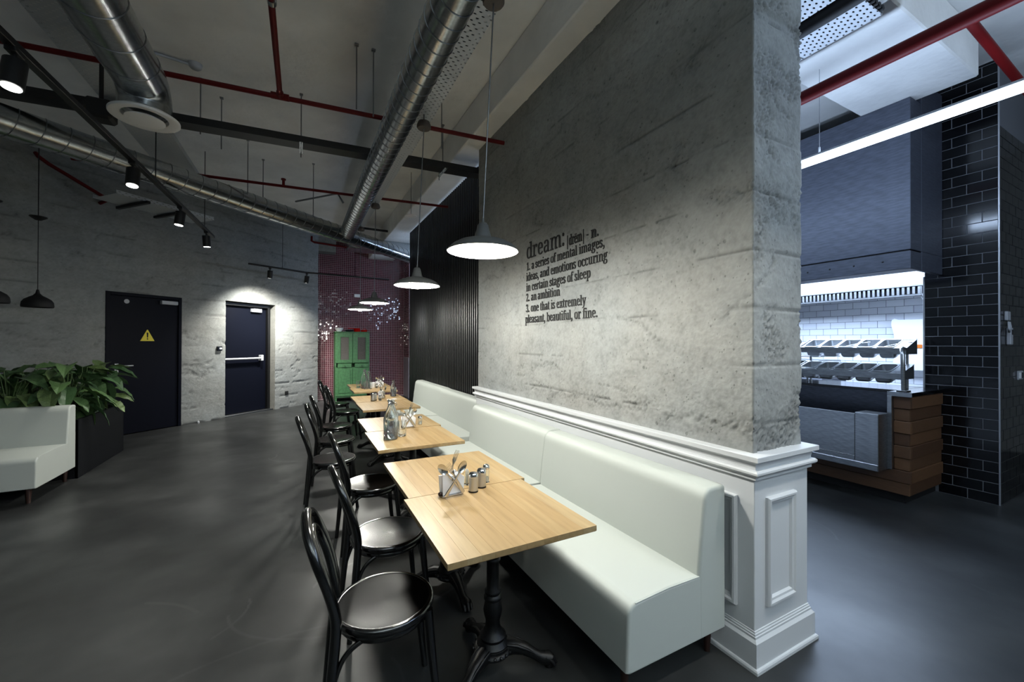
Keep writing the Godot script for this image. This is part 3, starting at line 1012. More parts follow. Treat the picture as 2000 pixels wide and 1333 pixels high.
	single("unistrut_frame", mb().box(V3(1.55, 4.05, -9.3), V3(1.3, 0.04, 0.04)).box(V3(1.0, 4.2, -9.3), V3(0.04, 0.28, 0.04)).box(V3(2.1, 4.2, -9.3), V3(0.04, 0.28, 0.04)), M.black, "black hanger frame under ceiling above the far pendants", "frame")

# ---------------------------------------------------------------- kitchen behind the partition
# running bond of single tiles on a wall: o is the lower corner, u along it, nn out of it
func tiles(parent: Node, o: Vector3, u: Vector3, nn: Vector3, wd: float, y1: float, tw: float, th: float, mats: Array, shift: float, cut: Callable) -> void:
	var cache := {}
	var row := 0
	var y := o.y
	var g := 0.0055
	while y < y1 - 0.01:
		var h := minf(th, y1 - y)
		var x := -shift * tw - (0.5 * tw if row % 2 else 0.0)
		while x < wd - 0.004:
			var a := maxf(x, 0.0)
			var b := minf(x + tw, wd)
			if b - a > 0.012 and not cut.call(a, b, y, y + h):
				var key := "%.3f_%.3f" % [b - a, h]
				if not cache.has(key):
					cache[key] = mb().box(Vector3.ZERO, V3(b - a - g, h - g, 0.011), 0.0018).mesh()
				var tl := part("tile", cache[key], mats[rng.randi() % mats.size()], parent, V3(o.x, 0, o.z) + u * (a + b) * 0.5 + V3(0, y + h * 0.5, 0), Basis(u, Vector3.UP, nn) * Basis(Vector3.UP, rng.randf_range(-0.004, 0.004)) * Basis(Vector3.RIGHT, rng.randf_range(-0.004, 0.004)))
				tl.position += nn * rng.randf_range(-0.0006, 0.0006)
			x += tw
		y += th
		row += 1

func kitchen() -> void:
	rng.seed = 12
	# black tiled pillar
	var w := struct("wall_kitchen_front")
	part("core", mb().bb(V3(5.9985, 0, -1.79), V3(9.2, CEIL, -1.2685)), M.grout_gray, w)
	tiles(w, V3(6.002, 0.0, -1.265), Vector3.FORWARD, Vector3.LEFT, 0.525, CEIL, 0.211, 0.1027, M.tile_black, 0.0, func(a, _b, y, y2): return (a > 0.39 and y2 < 1.08) or (a > 0.38 and y > 2.31))
	tiles(w, V3(6.000, 0.0, -1.267), Vector3.RIGHT, Vector3.BACK, 0.83, 3.7, 0.211, 0.1027, M.tile_black, 0.5, func(_a, _b, _y, _y2): return false)
	part("corner_trim", mb().bb(V3(5.993, 0, -1.268), V3(6.004, CEIL, -1.256), 0.002), M.alu, w)
	part("opening_trim", mb().bb(V3(5.994, 1.09, -1.803), V3(6.03, 2.29, -1.79), 0.002), M.alu, w)
	# white tiled wall inside
	var k := struct("wall_kitchen_back")
	part("core", mb().bb(V3(7.5985, 0, -6.5), V3(7.9, CEIL, -1.6)), M.grout_dark, k)
	tiles(k, V3(7.602, 0.9, -4.62), Vector3.BACK, Vector3.LEFT, 2.8, 2.62, 0.2, 0.1, M.tile_white, 0.3, func(_a, _b, _y, _y2): return false)
	part("plaster", mb().bb(V3(7.60, 2.62, -6.5), V3(7.61, CEIL, -1.6)), M.white, k)
	part("plaster", mb().bb(V3(7.60, 0.0, -6.5), V3(7.61, 0.9, -1.6)), M.white, k)
	var ks := struct("wall_kitchen_side")
	part("plaster", mb().bb(V3(5.3, 0, -6.6), V3(7.7, CEIL, -6.45)), M.white, ks)
	part("plaster", mb().bb(V3(6.03, 0, -1.80), V3(7.62, 2.62, -1.792)), M.white, ks)
	# bulkhead over the counter
	var h := thing("extraction_bulkhead", "dark grey metal bulkhead hanging above the serving counter", "bulkhead")
	part("upper_panel", mb().bb(V3(5.2, 2.475, -6.4), V3(5.46, 3.948, -1.65), 0.004), M.hood, h)
	part("side_panel", mb().bb(V3(5.46, 2.475, -1.69), V3(5.99, 4.18, -1.65), 0.003), M.hood, h)
	part("slot", mb().bb(V3(5.215, 2.463, -6.4), V3(5.46, 2.475, -1.665)), M.black, h)
	part("lower_band", mb().bb(V3(5.2, 2.29, -6.4), V3(5.46, 2.463, -1.65), 0.004), M.hood, h)
	part("lower_side_band", mb().bb(V3(5.46, 2.29, -1.69), V3(5.99, 2.475, -1.65), 0.003), M.hood, h)
	for z in [-1.86, -2.10, -2.32, -2.54]:
		part("rivet", mb().lathe([Vector2(0, 0.007), Vector2(0.006, 0.006), Vector2(0.009, 0.0)], 10, Transform3D(Basis(Vector3.BACK, Vector3.LEFT, Vector3.DOWN), V3(5.2, 2.385, z))), M.black, h)
	part("top_panel", mb().bb(V3(5.47, 3.0, -6.4), V3(7.55, 3.05, -1.82)), M.hood, h)
	# cooking hood inside: white lit soffit, lamp and slotted grease filters
	var hd := thing("cooker_hood", "white lit extraction hood with slotted grease filters above white tiles", "hood")
	part("soffit", mb().bb(V3(5.47, 2.62, -6.4), V3(7.6, 2.66, -1.80)), M.white, hd)
	part("lamp_panel", mb().bb(V3(5.9, 2.600, -5.0), V3(6.8, 2.618, -2.0), 0.003), M.kitchen_lamp, hd)
	var fb := Basis(Vector3.BACK, deg_to_rad(0.0))
	part("inner_face", mb().bb(V3(7.045, 2.325, -5.5), V3(7.06, 2.62, -1.85)), M.white, hd)
	part("filter_frame", mb().bb(V3(7.04, 2.31, -5.5), V3(7.09, 2.335, -1.85), 0.003).bb(V3(7.05, 2.185, -5.5), V3(7.13, 2.21, -1.85), 0.003), M.steel, hd)
	part("filter_back", mb().bb(V3(7.12, 2.19, -5.5), V3(7.14, 2.62, -1.85)), M.steel_dark, hd)
	var lou := mb().box(Vector3.ZERO, V3(0.035, 0.10, 0.028), 0.003).mesh()
	for i in 44:
		part("filter_slat", lou, M.steel, hd, V3(7.075, 2.26, -1.90 - 0.052 * i), fb)
	area(V3(6.35, 2.59, -3.5), V3(6.35, 0, -3.5), 0.9, 3.0, COOL, 15.0)
	# counter
	var c := thing("serving_counter", "wood clad serving counter with dark stone top in front of kitchen", "counter")
	part("plinth", mb().bb(V3(5.26, 0, -4.6), V3(6.0, 0.09, -1.71)), M.black_matte, c)
	part("carcass", mb().bb(V3(5.225, 0.085, -4.6), V3(5.99, 0.57, -1.685)).bb(V3(5.225, 0.57, -1.81), V3(5.99, 1.05, -1.685)).bb(V3(5.41, 0.57, -4.6), V3(5.99, 1.05, -1.81)), M.black_matte, c)
	rng.seed = 4
	for i in 8:
		var y := 0.09 + 0.12 * i
		var pr := 0.012 if i % 2 else 0.0
		part("plank", mb().bb(V3(5.200 - pr, y + 0.002, -4.6 if y < 0.3 else -1.775), V3(5.226, y + 0.117, -1.66 + pr), 0.003), M.plank[i % 3], c)
		part("plank", mb().bb(V3(5.228, y + 0.002, -1.686), V3(5.99, y + 0.117, -1.66 + pr), 0.003), M.plank[(i + 1) % 3], c)
	part("worktop", mb().bb(V3(5.17, 1.052, -1.815), V3(5.99, 1.09, -1.635), 0.004).bb(V3(5.40, 1.052, -4.6), V3(6.1, 1.09, -1.815), 0.004), M.tile_black[2], c)
	part("worktop_edge", mb().bb(V3(5.165, 1.05, -1.815), V3(5.171, 1.092, -1.632)), M.steel, c)
	# chilled steel well hung on its front
	var s := thing("refrigerated_well", "brushed stainless steel display well on the front of the counter", "display unit")
	part("front_panel", mb().bb(V3(4.97, 0.36, -4.6), V3(4.99, 0.86, -2.0), 0.004), M.steel, s)
	part("end_post", mb().bb(V3(4.965, 0.32, -2.0), V3(5.19, 0.875, -1.81), 0.005), M.steel, s)
	part("bottom_rail", mb().bb(V3(4.96, 0.32, -4.6), V3(5.19, 0.385, -1.812), 0.005), M.steel, s)
	part("groove_strip", mb().bb(V3(4.964, 0.43, -4.6), V3(4.972, 0.437, -2.0), 0.001), M.chrome, s)
	part("well_floor", mb().bb(V3(4.99, 0.60, -4.6), V3(5.40, 0.62, -1.83)), M.steel_dark, s)
	part("well_back", mb().bb(V3(5.385, 0.60, -4.6), V3(5.40, 1.06, -1.83), 0.002), M.steel_dark, s)
	part("side_strip", mb().bb(V3(5.15, 0.33, -1.812), V3(5.198, 1.05, -1.775), 0.003), M.steel, s)
	racks()
	# linear lamp
	var l := thing("added_fill_lamp", "long glowing linear LED lamp hanging in front of dark bulkhead", "lamp")
	part("housing", mb().bb(V3(3.972, 3.200, -11.4), V3(4.028, 3.216, 5.5), 0.003), M.alu, l)
	part("light_diffuser", mb().bb(V3(3.974, 3.142, -11.395), V3(4.026, 3.200, 5.495), 0.008), M.led, l)
	part("light_strip", mb().bb(V3(3.995, 3.214, -11.39), V3(4.005, 3.2165, 5.49)), M.led, l)
	for z in [-7.5, -4.2, -1.86, 0.8, 4.0]:
		part("suspension_wire", mb().tube([V3(4.0, 3.22, z), V3(4.0, CEIL, z)], 0.0025, 5).tube([V3(4, 3.225, z), V3(4, 3.27, z)], 0.008, 8), M.alu, l)
	area(V3(4.0, 3.13, -2.95), V3(4.0, 0, -2.95), 0.05, 16.8, COOL, 5.0)
	area(V3(3.965, 3.16, -2.95), V3(0.0, 3.16, -2.95), 16.8, 0.04, COOL, 16.0, Vector3.UP)
	area(V3(4.035, 3.16, -2.95), V3(9.0, 3.16, -2.95), 16.8, 0.04, COOL, 12.0, Vector3.UP)
	area(V3(4.0, 3.23, -2.95), V3(4.0, 9.0, -2.95), 0.05, 16.8, COOL, 6.0)
	# thick red pipe and trays on this side of the ceiling
	var p := thing("sprinkler_pipe", "thick dark red pipe running under the ceiling above linear lamp", "pipe")
	part("main", mb().tube([V3(3.8, 3.66, -7.0), V3(3.8, 3.66, 2.5)], 0.052, 18), M.red_pipe, p)
	part("branch", mb().tube([V3(3.8, 3.66, -0.93), V3(5.6, 3.60, -0.95)], 0.028, 14), M.red_pipe, p)
	var ct := thing("cable_tray", "slotted metal cable tray close under ceiling above thick red pipe", "cable tray")
	part("trough", channel(V3(3.48, 3.87, -5.0), V3(3.48, 3.87, -1.29), 0.26, 0.06), M.perf, ct)
	for ci in 5:
		part("cable", mb().tube([V3(3.385 + 0.048 * ci, 3.892, -5.0), V3(3.385 + 0.046 * ci, 3.892, -1.27)], 0.02, 6), M.black_matte, ct)
	ct = thing("cable_tray", "second slotted metal tray nearer the concrete pier under ceiling", "cable tray")
	part("trough", channel(V3(3.03, 3.87, -5.0), V3(3.03, 3.87, -0.8), 0.30, 0.06), M.perf, ct)
	for ci in 6:
		part("cable", mb().tube([V3(2.91 + 0.048 * ci, 3.892, -5.0), V3(2.91 + 0.048 * ci, 3.892, -0.8)], 0.02, 6), M.black_matte, ct)
	part("thick_cable", mb().tube([V3(3.27, 3.88, -5.0), V3(3.27, 3.88, -0.8)], 0.06, 12), M.black_matte, ct)
	# things in the kitchen
	var cb := thing("white_board", "white curved plastic board standing against white kitchen tiles", "board", V3(7.48, 1.5, -2.28))
	part("sheet", mb().extrude(PackedVector2Array([Vector2(-0.30, -0.3), Vector2(0.30, -0.3), Vector2(0.30, 0.40), Vector2(-0.22, 0.40), Vector2(-0.26, 0.42), Vector2(-0.29, 0.40), Vector2(-0.30, 0.34), Vector2(-0.27, 0.2), Vector2(-0.255, 0.05), Vector2(-0.26, -0.1)]), V3(0, 0, 0), Vector3.BACK, Vector3.UP, 0.015, 0.004), M.white, cb)
	single("kitchen_label", mb().box(Vector3.ZERO, V3(0.01, 0.05, 0.14), 0.002), M.orange, "small orange piece on white tiles behind the upper pan rack", "label", V3(7.46, 1.53, -2.32))
	single("hood_hook", mb().tube([V3(0, 0.1, 0), V3(0, 0.0, 0), V3(0.01, -0.04, 0.02), V3(0, -0.07, 0.01), V3(-0.01, -0.04, 0.0)], 0.006, 6), M.steel, "small steel hook hanging under the slotted hood filters", "hook", V3(7.0, 2.20, -2.12))
	var gr := thing("cooking_grill", "steel grill rack standing in kitchen left of pan racks", "grill", V3(6.4, 1.10, -3.3))
	part("body", mb().box(V3(0, 0.12, 0), V3(0.6, 0.24, 0.9), 0.01), M.steel, gr)
	for i in 8:
		part("grate_bar", mb().tube([V3(-0.28 + 0.08 * i, 0.30, -0.42), V3(-0.28 + 0.08 * i, 0.30, 0.42)], 0.008, 6), M.steel_dark, gr)
	part("grate_frame", mb().tube([V3(-0.3, 0.29, -0.43), V3(0.3, 0.29, -0.43), V3(0.3, 0.29, 0.43), V3(-0.3, 0.29, 0.43)], 0.01, 6, true), M.steel, gr)
	part("base", mb().bb(V3(-0.32, -1.10, -0.5), V3(0.32, 0.0, 0.5), 0.01), M.steel_dark, gr)
	# switches and a handset on the black tiles by the right edge
	var sw := thing("door_entry_handset", "grey wall handset on the black tiles near right edge", "handset", V3(6.24, 1.70, -1.262))
	part("body", mb().box(V3(0.0, -0.06, 0.016), V3(0.075, 0.17, 0.032), 0.006), M.gray_plastic, sw)
	part("keypad", mb().box(V3(0.01, -0.02, 0.034), V3(0.035, 0.05, 0.006), 0.002), M.black, sw)
	part("upper_unit", mb().box(V3(-0.05, 0.14, 0.012), V3(0.10, 0.09, 0.024), 0.005), M.gray_plastic, sw)
	part("cord", mb().tube([V3(-0.06, 0.08, 0.02), V3(-0.10, 0.02, 0.03), V3(-0.08, -0.02, 0.03), V3(-0.04, 0.03, 0.03), V3(-0.02, 0.08, 0.02)], 0.008, 6), M.gray_plastic, sw)
	var so := thing("wall_socket", "grey wall sockets on the black tiles below the handset", "socket", V3(6.62, 1.24, -1.262))
	part("plate", mb().box(V3(0, 0, 0.008), V3(0.16, 0.09, 0.016), 0.004), M.gray_plastic, so)
	part("switch_rocker", mb().box(V3(-0.05, 0, 0.02), V3(0.04, 0.06, 0.01), 0.003), M.white, so)
	part("switch_rocker", mb().box(V3(0.03, 0, 0.02), V3(0.05, 0.06, 0.01), 0.003), M.steel_dark, so)

func racks() -> void:
	var pan := mb()
	# open tapered tray: rim, walls and floor, with the hollow inside
	var hx := 0.078
	var hz := 0.125
	var top := []
	var rings := [[1.08, 0.0], [1.08, 0.004], [0.97, 0.004], [0.86, -0.115], [0.76, -0.132], [0.0, -0.134]]
	var rings2 := [[1.08, 0.0], [1.0, -0.002], [0.89, -0.118], [0.78, -0.138], [0.0, -0.139]]
	for rs in [rings, rings2]:
		for i in rs.size() - 1:
			for k in 24:
				var q := []
				for e in [[i, k], [i, k + 1], [i + 1, k + 1], [i + 1, k]]:
					var a: float = TAU * e[1] / 24.0
					var ex := signf(cos(a)) * pow(absf(cos(a)), 0.35)
					var ez := signf(sin(a)) * pow(absf(sin(a)), 0.35)
					q.append(V3(ex * hx * rs[e[0]][0], rs[e[0]][1], ez * hz * rs[e[0]][0]))
				var g: Vector3 = (q[2] - q[0]).cross(q[3] - q[1]).normalized()
				if g.length() < 0.5:
					g = Vector3.UP
				if (rs == rings and g.y < 0.0) or (rs == rings2 and g.y > 0.0):
					g = -g
				pan.quad(q[0], q[1], q[2], q[3], g, g, g, g)
	var pm := pan.mesh()
	var src: Node3D = null
	var specs := [["upper", 5.555, 1.515, 5.83, 1.613], ["lower", 5.445, 1.257, 5.75, 1.343]]
	var ord := ["rightmost", "second from right", "middle", "second from left", "leftmost"]
	for q in specs:
		var front := V3(q[1], q[2], 0)
		var back := V3(q[3], q[4], 0)
		var dv := (back - front)
		var tilt := atan2(dv.y, dv.x)
		var bz := Basis(Vector3.BACK, tilt)
		var ln := dv.length()
		var r := thing("pan_rack", "stainless steel %s tier of sloping pan rack on the counter" % q[0], "rack")
		part("front_lip", mb().bb(V3(q[1] - 0.004, q[2] - 0.062, -2.82), V3(q[1] + 0.004, q[2] + 0.002, -1.80), 0.002), M.steel, r)
		part("back_rail", mb().box(V3(q[3] - 0.015, q[4] - 0.003, -2.31), V3(0.04, 0.006, 1.02), 0.001, bz), M.steel, r)
		part("front_rail", mb().box(V3(q[1] + 0.016, q[2] + 0.003, -2.31), V3(0.036, 0.006, 1.02), 0.001, bz), M.steel, r)
		for z in [-1.80, -2.82]:
			part("end_plate", mb().extrude(PackedVector2Array([Vector2(q[1], q[2] - 0.062), Vector2(q[3], q[2] - 0.062), Vector2(q[3], q[4]), Vector2(q[1], q[2])]), V3(0, 0, z - 0.004), Vector3.RIGHT, Vector3.UP, 0.006, 0.0, false), M.pan, r)
		part("top_sheet", mb().box(V3((q[1] + q[3]) * 0.5, (q[2] + q[4]) * 0.5, -1.84), V3(ln, 0.005, 0.09), 0.001, bz), M.steel, r)
		for i in 6:
			part("divider", mb().box(V3((q[1] + q[3]) * 0.5, (q[2] + q[4]) * 0.5, -1.89 - 0.178 * i), V3(ln, 0.005, 0.016), 0.001, bz), M.steel, r)
		for z in [-1.86, -2.78]:
			part("post", mb().tube([V3(q[3] - 0.06, 1.09, z), V3(q[3] - 0.06, q[4] - 0.03, z)], 0.012, 10), M.steel, r)
		for i in 5:
			var at := V3((q[1] + q[3]) * 0.5, (q[2] + q[4]) * 0.5 + 0.004, -1.979 - 0.178 * i)
			var lb := "steel food pan in %s rack tier, %s of five" % [q[0], ord[i]]
			var o := single("food_pan", pm, M.pan, lb, "pan", at, "pans in the counter racks", bz * Basis(Vector3.UP, PI / 2))
			if src == null:
				src = o
	var tb := thing("rack_support_tube", "curved steel tube rising from counter corner to the upper rack", "tube", V3(5.30, 1.09, -1.735))
	part("tube", mb().tube([V3(0, 0, 0), V3(0.0, 0.25, -0.005), V3(0.01, 0.36, -0.01), V3(0.05, 0.42, -0.03), V3(0.12, 0.43, -0.05), V3(0.26, 0.42, -0.075)], 0.018, 14), M.steel, tb)
	part("foot", mb().box(V3(0, 0.006, 0), V3(0.10, 0.012, 0.08), 0.002), M.steel, tb)
	for k in 2:
		single("ladle", mb().tube([V3(0, 0, 0), V3(0.02, 0.03, 0.10), V3(0.03, 0.05, 0.22)], 0.006, 6).lathe([Vector2(0, -0.03), Vector2(0.03, -0.02), Vector2(0.04, 0.0), Vector2(0.036, 0.0), Vector2(0.02, -0.02), Vector2(0, -0.024)], 16), M.chrome, ["steel ladle lying in the rightmost upper food pan", "steel ladle lying in the middle upper food pan"][k], "ladle", V3(5.69, 1.53, -2.02 - 0.356 * k))

# ---------------------------------------------------------------- benches and sofa
# upholstered unit: x is depth (front at 0, facing -x), z along its length
func bench_unit(t: Node3D, ln: float, depth: float, seat_d: float, back_h: float, left_r := 0.012) -> void:
	var sp := PackedVector2Array()
	# seat outline in (x, y)
	for k in 7:
		var a := PI * 0.5 * k / 6.0
		sp.append(Vector2(0.075 - 0.055 * cos(a) - 0.012, 0.385 + 0.055 * sin(a)))
	sp.append(Vector2(seat_d * 0.55, 0.452))
	sp.append(Vector2(seat_d + 0.02, 0.445))
	sp.append(Vector2(seat_d + 0.02, 0.14))
	sp.append(Vector2(0.02, 0.14))
	sp.append(Vector2(0.0, 0.15))
	part("seat", mb().extrude(sp, V3(0, 0, 0.002), Vector3.RIGHT, Vector3.UP, ln - 0.004, left_r), M.leather, t)
	var bp := PackedVector2Array()
	bp.append(Vector2(seat_d + 0.005, 0.14))
	bp.append(Vector2(depth, 0.14))
	for k in 5:
		var a := PI * 0.5 * k / 4.0
		bp.append(Vector2(depth - 0.02 + 0.02 * cos(a), back_h - 0.02 + 0.02 * sin(a)))
	for k in 7:
		var a := PI * 0.5 * k / 6.0
		bp.append(Vector2(seat_d + 0.09 - 0.055 * sin(a) , back_h - 0.075 + 0.075 * cos(a)))
	bp.append(Vector2(seat_d + 0.012, back_h * 0.72))
	bp.append(Vector2(seat_d - 0.004, 0.46))
	part("backrest", mb().extrude(bp, V3(0, 0, 0.0), Vector3.RIGHT, Vector3.UP, ln, left_r + 0.004), M.leather, t)
	part("seam", mb().tube([V3(0.05, 0.4385, ln - 0.004), V3(seat_d * 0.55, 0.4485, ln - 0.004), V3(seat_d, 0.444, ln - 0.004)], 0.003, 5), M.leather, t)
	for x in [0.05, depth - 0.05]:
		for z in [0.07, ln - 0.07]:
			part("leg", mb().tube([V3(x, 0, z), V3(x, 0.145, z)], [0.017, 0.027], 4), M.leg_wood, t)

func benches() -> void:
	var specs := [
		["white leather bench nearest the camera along the white panelling", 1.24, -2.735, 1.45],
		["white leather bench beside concrete wall, second from the camera", 1.26, -4.30, 1.555],
		["white leather bench in front of the black slats, nearer one", 1.44, -6.03, 1.555],
		["white leather bench at the far end of the black slats", 1.46, -7.62, 1.58]]
	for s in specs:
		var t := thing("upholstered_bench", s[0], "bench", V3(s[1], 0, s[2]), 0.0, "white benches along the tables")
		bench_unit(t, s[3] - 0.008, 0.655, 0.46, 0.855, 0.014)
	# sofa by the planter, turned to face the camera
	var so := thing("upholstered_sofa", "white leather sofa with dark legs in front of black planter", "sofa", V3(-2.22, 0, -5.58), -PI / 2)
	# local x (depth) -> world -z, local z (length) -> world -x
	so.rotation.y = PI / 2
	bench_unit(so, 2.4, 0.79, 0.60, 0.85)
	for ch in so.get_children():
		ch.transform = Transform3D(Basis.from_scale(V3(1, 1, 1)), V3(0, 0, -2.4)) * ch.transform

# ---------------------------------------------------------------- tables and chairs
func tables() -> void:
	var tp := [[0.492, -1.435, "front"], [0.518, -2.140, "front"], [0.541, -3.186, "second"], [0.565, -3.905, "second"], [0.695, -5.15, "third"], [0.705, -5.87, "third"], [0.82, -7.07, "farthest"], [0.85, -7.82, "farthest"]]
	var src: Node3D = null
	for i in tp.size():
		var q: Array = tp[i]
		var at := V3(q[0] + 0.35, 0, q[1] - 0.35)
		var lb := "square pale wood table on cast iron foot, %s of the %s pair" % ["nearer" if i % 2 == 0 else "further", q[2]]
		if src == null:
			src = make_table(at, lb)
		else:
			var o := dup(src, "pedestal_table", at, PI * (i % 2), lb)
			o.rotation.y = PI * (i % 2)

func make_table(at: Vector3, lb: String) -> Node3D:
	var t := thing("pedestal_table", lb, "table", at, 0.0, "wooden tables in a row")
	rng.seed = 33
	var x := -0.35
	var top := part("edge_band", mb().bb(V3(-0.348, 0.7135, -0.348), V3(0.348, 0.716, 0.348)), M.table_edge, t)
	while x < 0.349:
		var wd := minf(rng.randf_range(0.055, 0.085), 0.35 - x)
		if 0.35 - x - wd < 0.03:
			wd = 0.35 - x
		part("stave", mb().bb(V3(x, 0.716, -0.35), V3(x + wd, 0.74, 0.35), 0.0006), M.table[rng.randi() % 4], t)
		x += wd
	part("mounting_plate", mb().box(V3(0, 0.705, 0), V3(0.34, 0.012, 0.06), 0.002).box(V3(0, 0.705, 0), V3(0.06, 0.012, 0.34), 0.002), M.iron, t)
	part("column", mb().lathe([Vector2(0.0, 0.10), Vector2(0.075, 0.10), Vector2(0.078, 0.115), Vector2(0.060, 0.135), Vector2(0.064, 0.15), Vector2(0.048, 0.165), Vector2(0.036, 0.19), Vector2(0.034, 0.22), Vector2(0.040, 0.24), Vector2(0.046, 0.27), Vector2(0.040, 0.30), Vector2(0.034, 0.315), Vector2(0.044, 0.325), Vector2(0.044, 0.335), Vector2(0.034, 0.345), Vector2(0.040, 0.355), Vector2(0.040, 0.363), Vector2(0.031, 0.372), Vector2(0.030, 0.50), Vector2(0.037, 0.508), Vector2(0.037, 0.516), Vector2(0.031, 0.522), Vector2(0.037, 0.530), Vector2(0.037, 0.538), Vector2(0.029, 0.546), Vector2(0.029, 0.70), Vector2(0.0, 0.70)], 24), M.iron, t)
	var hub := mb().lathe([Vector2(0, 0.055), Vector2(0.06, 0.055), Vector2(0.085, 0.07), Vector2(0.095, 0.085), Vector2(0.09, 0.095), Vector2(0.082, 0.098), Vector2(0.08, 0.108), Vector2(0.07, 0.112), Vector2(0, 0.112)], 24)
	for k in 20:
		var a := TAU * k / 20
		hub.box(V3(cos(a) * 0.092, 0.09, sin(a) * 0.092), V3(0.014, 0.014, 0.014), 0.004, Basis(Vector3.UP, -a))
	part("hub", hub, M.iron, t)
	for k in 3:
		var a := deg_to_rad(-28.0 + 120.0 * k)
		var d := V3(cos(a), 0, -sin(a))
		var sd := V3(sin(a), 0, cos(a))
		var path := []
		var rr := []
		for e in [[0.05, 0.085, 0.040], [0.10, 0.092, 0.036], [0.15, 0.080, 0.028], [0.19, 0.060, 0.024], [0.225, 0.042, 0.024], [0.25, 0.036, 0.030], [0.27, 0.034, 0.033], [0.285, 0.032, 0.024], [0.292, 0.03, 0.010]]:
			path.append(d * e[0] + V3(0, e[1], 0))
			rr.append(e[2])
		var lg := mb().tube(path, rr, 12)
		# raised scroll ridges along the leg and the toes of its paw
		for s in [-1.0, 1.0]:
			lg.tube([d * 0.07 + sd * s * 0.03 + V3(0, 0.115, 0), d * 0.12 + sd * s * 0.028 + V3(0, 0.108, 0), d * 0.17 + sd * s * 0.02 + V3(0, 0.085, 0), d * 0.21 + sd * s * 0.016 + V3(0, 0.062, 0)], [0.006, 0.008, 0.007, 0.004], 6)
			lg.tube([d * 0.255 + sd * s * 0.02 + V3(0, 0.05, 0), d * 0.285 + sd * s * 0.021 + V3(0, 0.034, 0), d * 0.30 + sd * s * 0.021 + V3(0, 0.012, 0)], [0.008, 0.011, 0.008], 6)
		lg.tube([d * 0.255 + V3(0, 0.06, 0), d * 0.29 + V3(0, 0.042, 0), d * 0.308 + V3(0, 0.012, 0)], [0.008, 0.012, 0.008], 6)
		lg.lathe([Vector2(0, 0.0), Vector2(0.024, 0.0), Vector2(0.026, 0.012), Vector2(0.02, 0.03), Vector2(0, 0.04)], 12, Transform3D(Basis.IDENTITY, d * 0.272))
		part("scroll_leg", lg, M.iron, t)
	return t

func smooth_path(pts: Array, per: int) -> Array:
	var c := Curve3D.new()
	for i in pts.size():
		var a: Vector3 = pts[maxi(i - 1, 0)]
		var b: Vector3 = pts[mini(i + 1, pts.size() - 1)]
		var tg := (b - a) / 6.0
		c.add_point(pts[i], -tg, tg)
	var o := []
	for i in pts.size() - 1:
		for k in per:
			o.append(c.sample(i, float(k) / per))
	o.append(pts[pts.size() - 1])
	return o

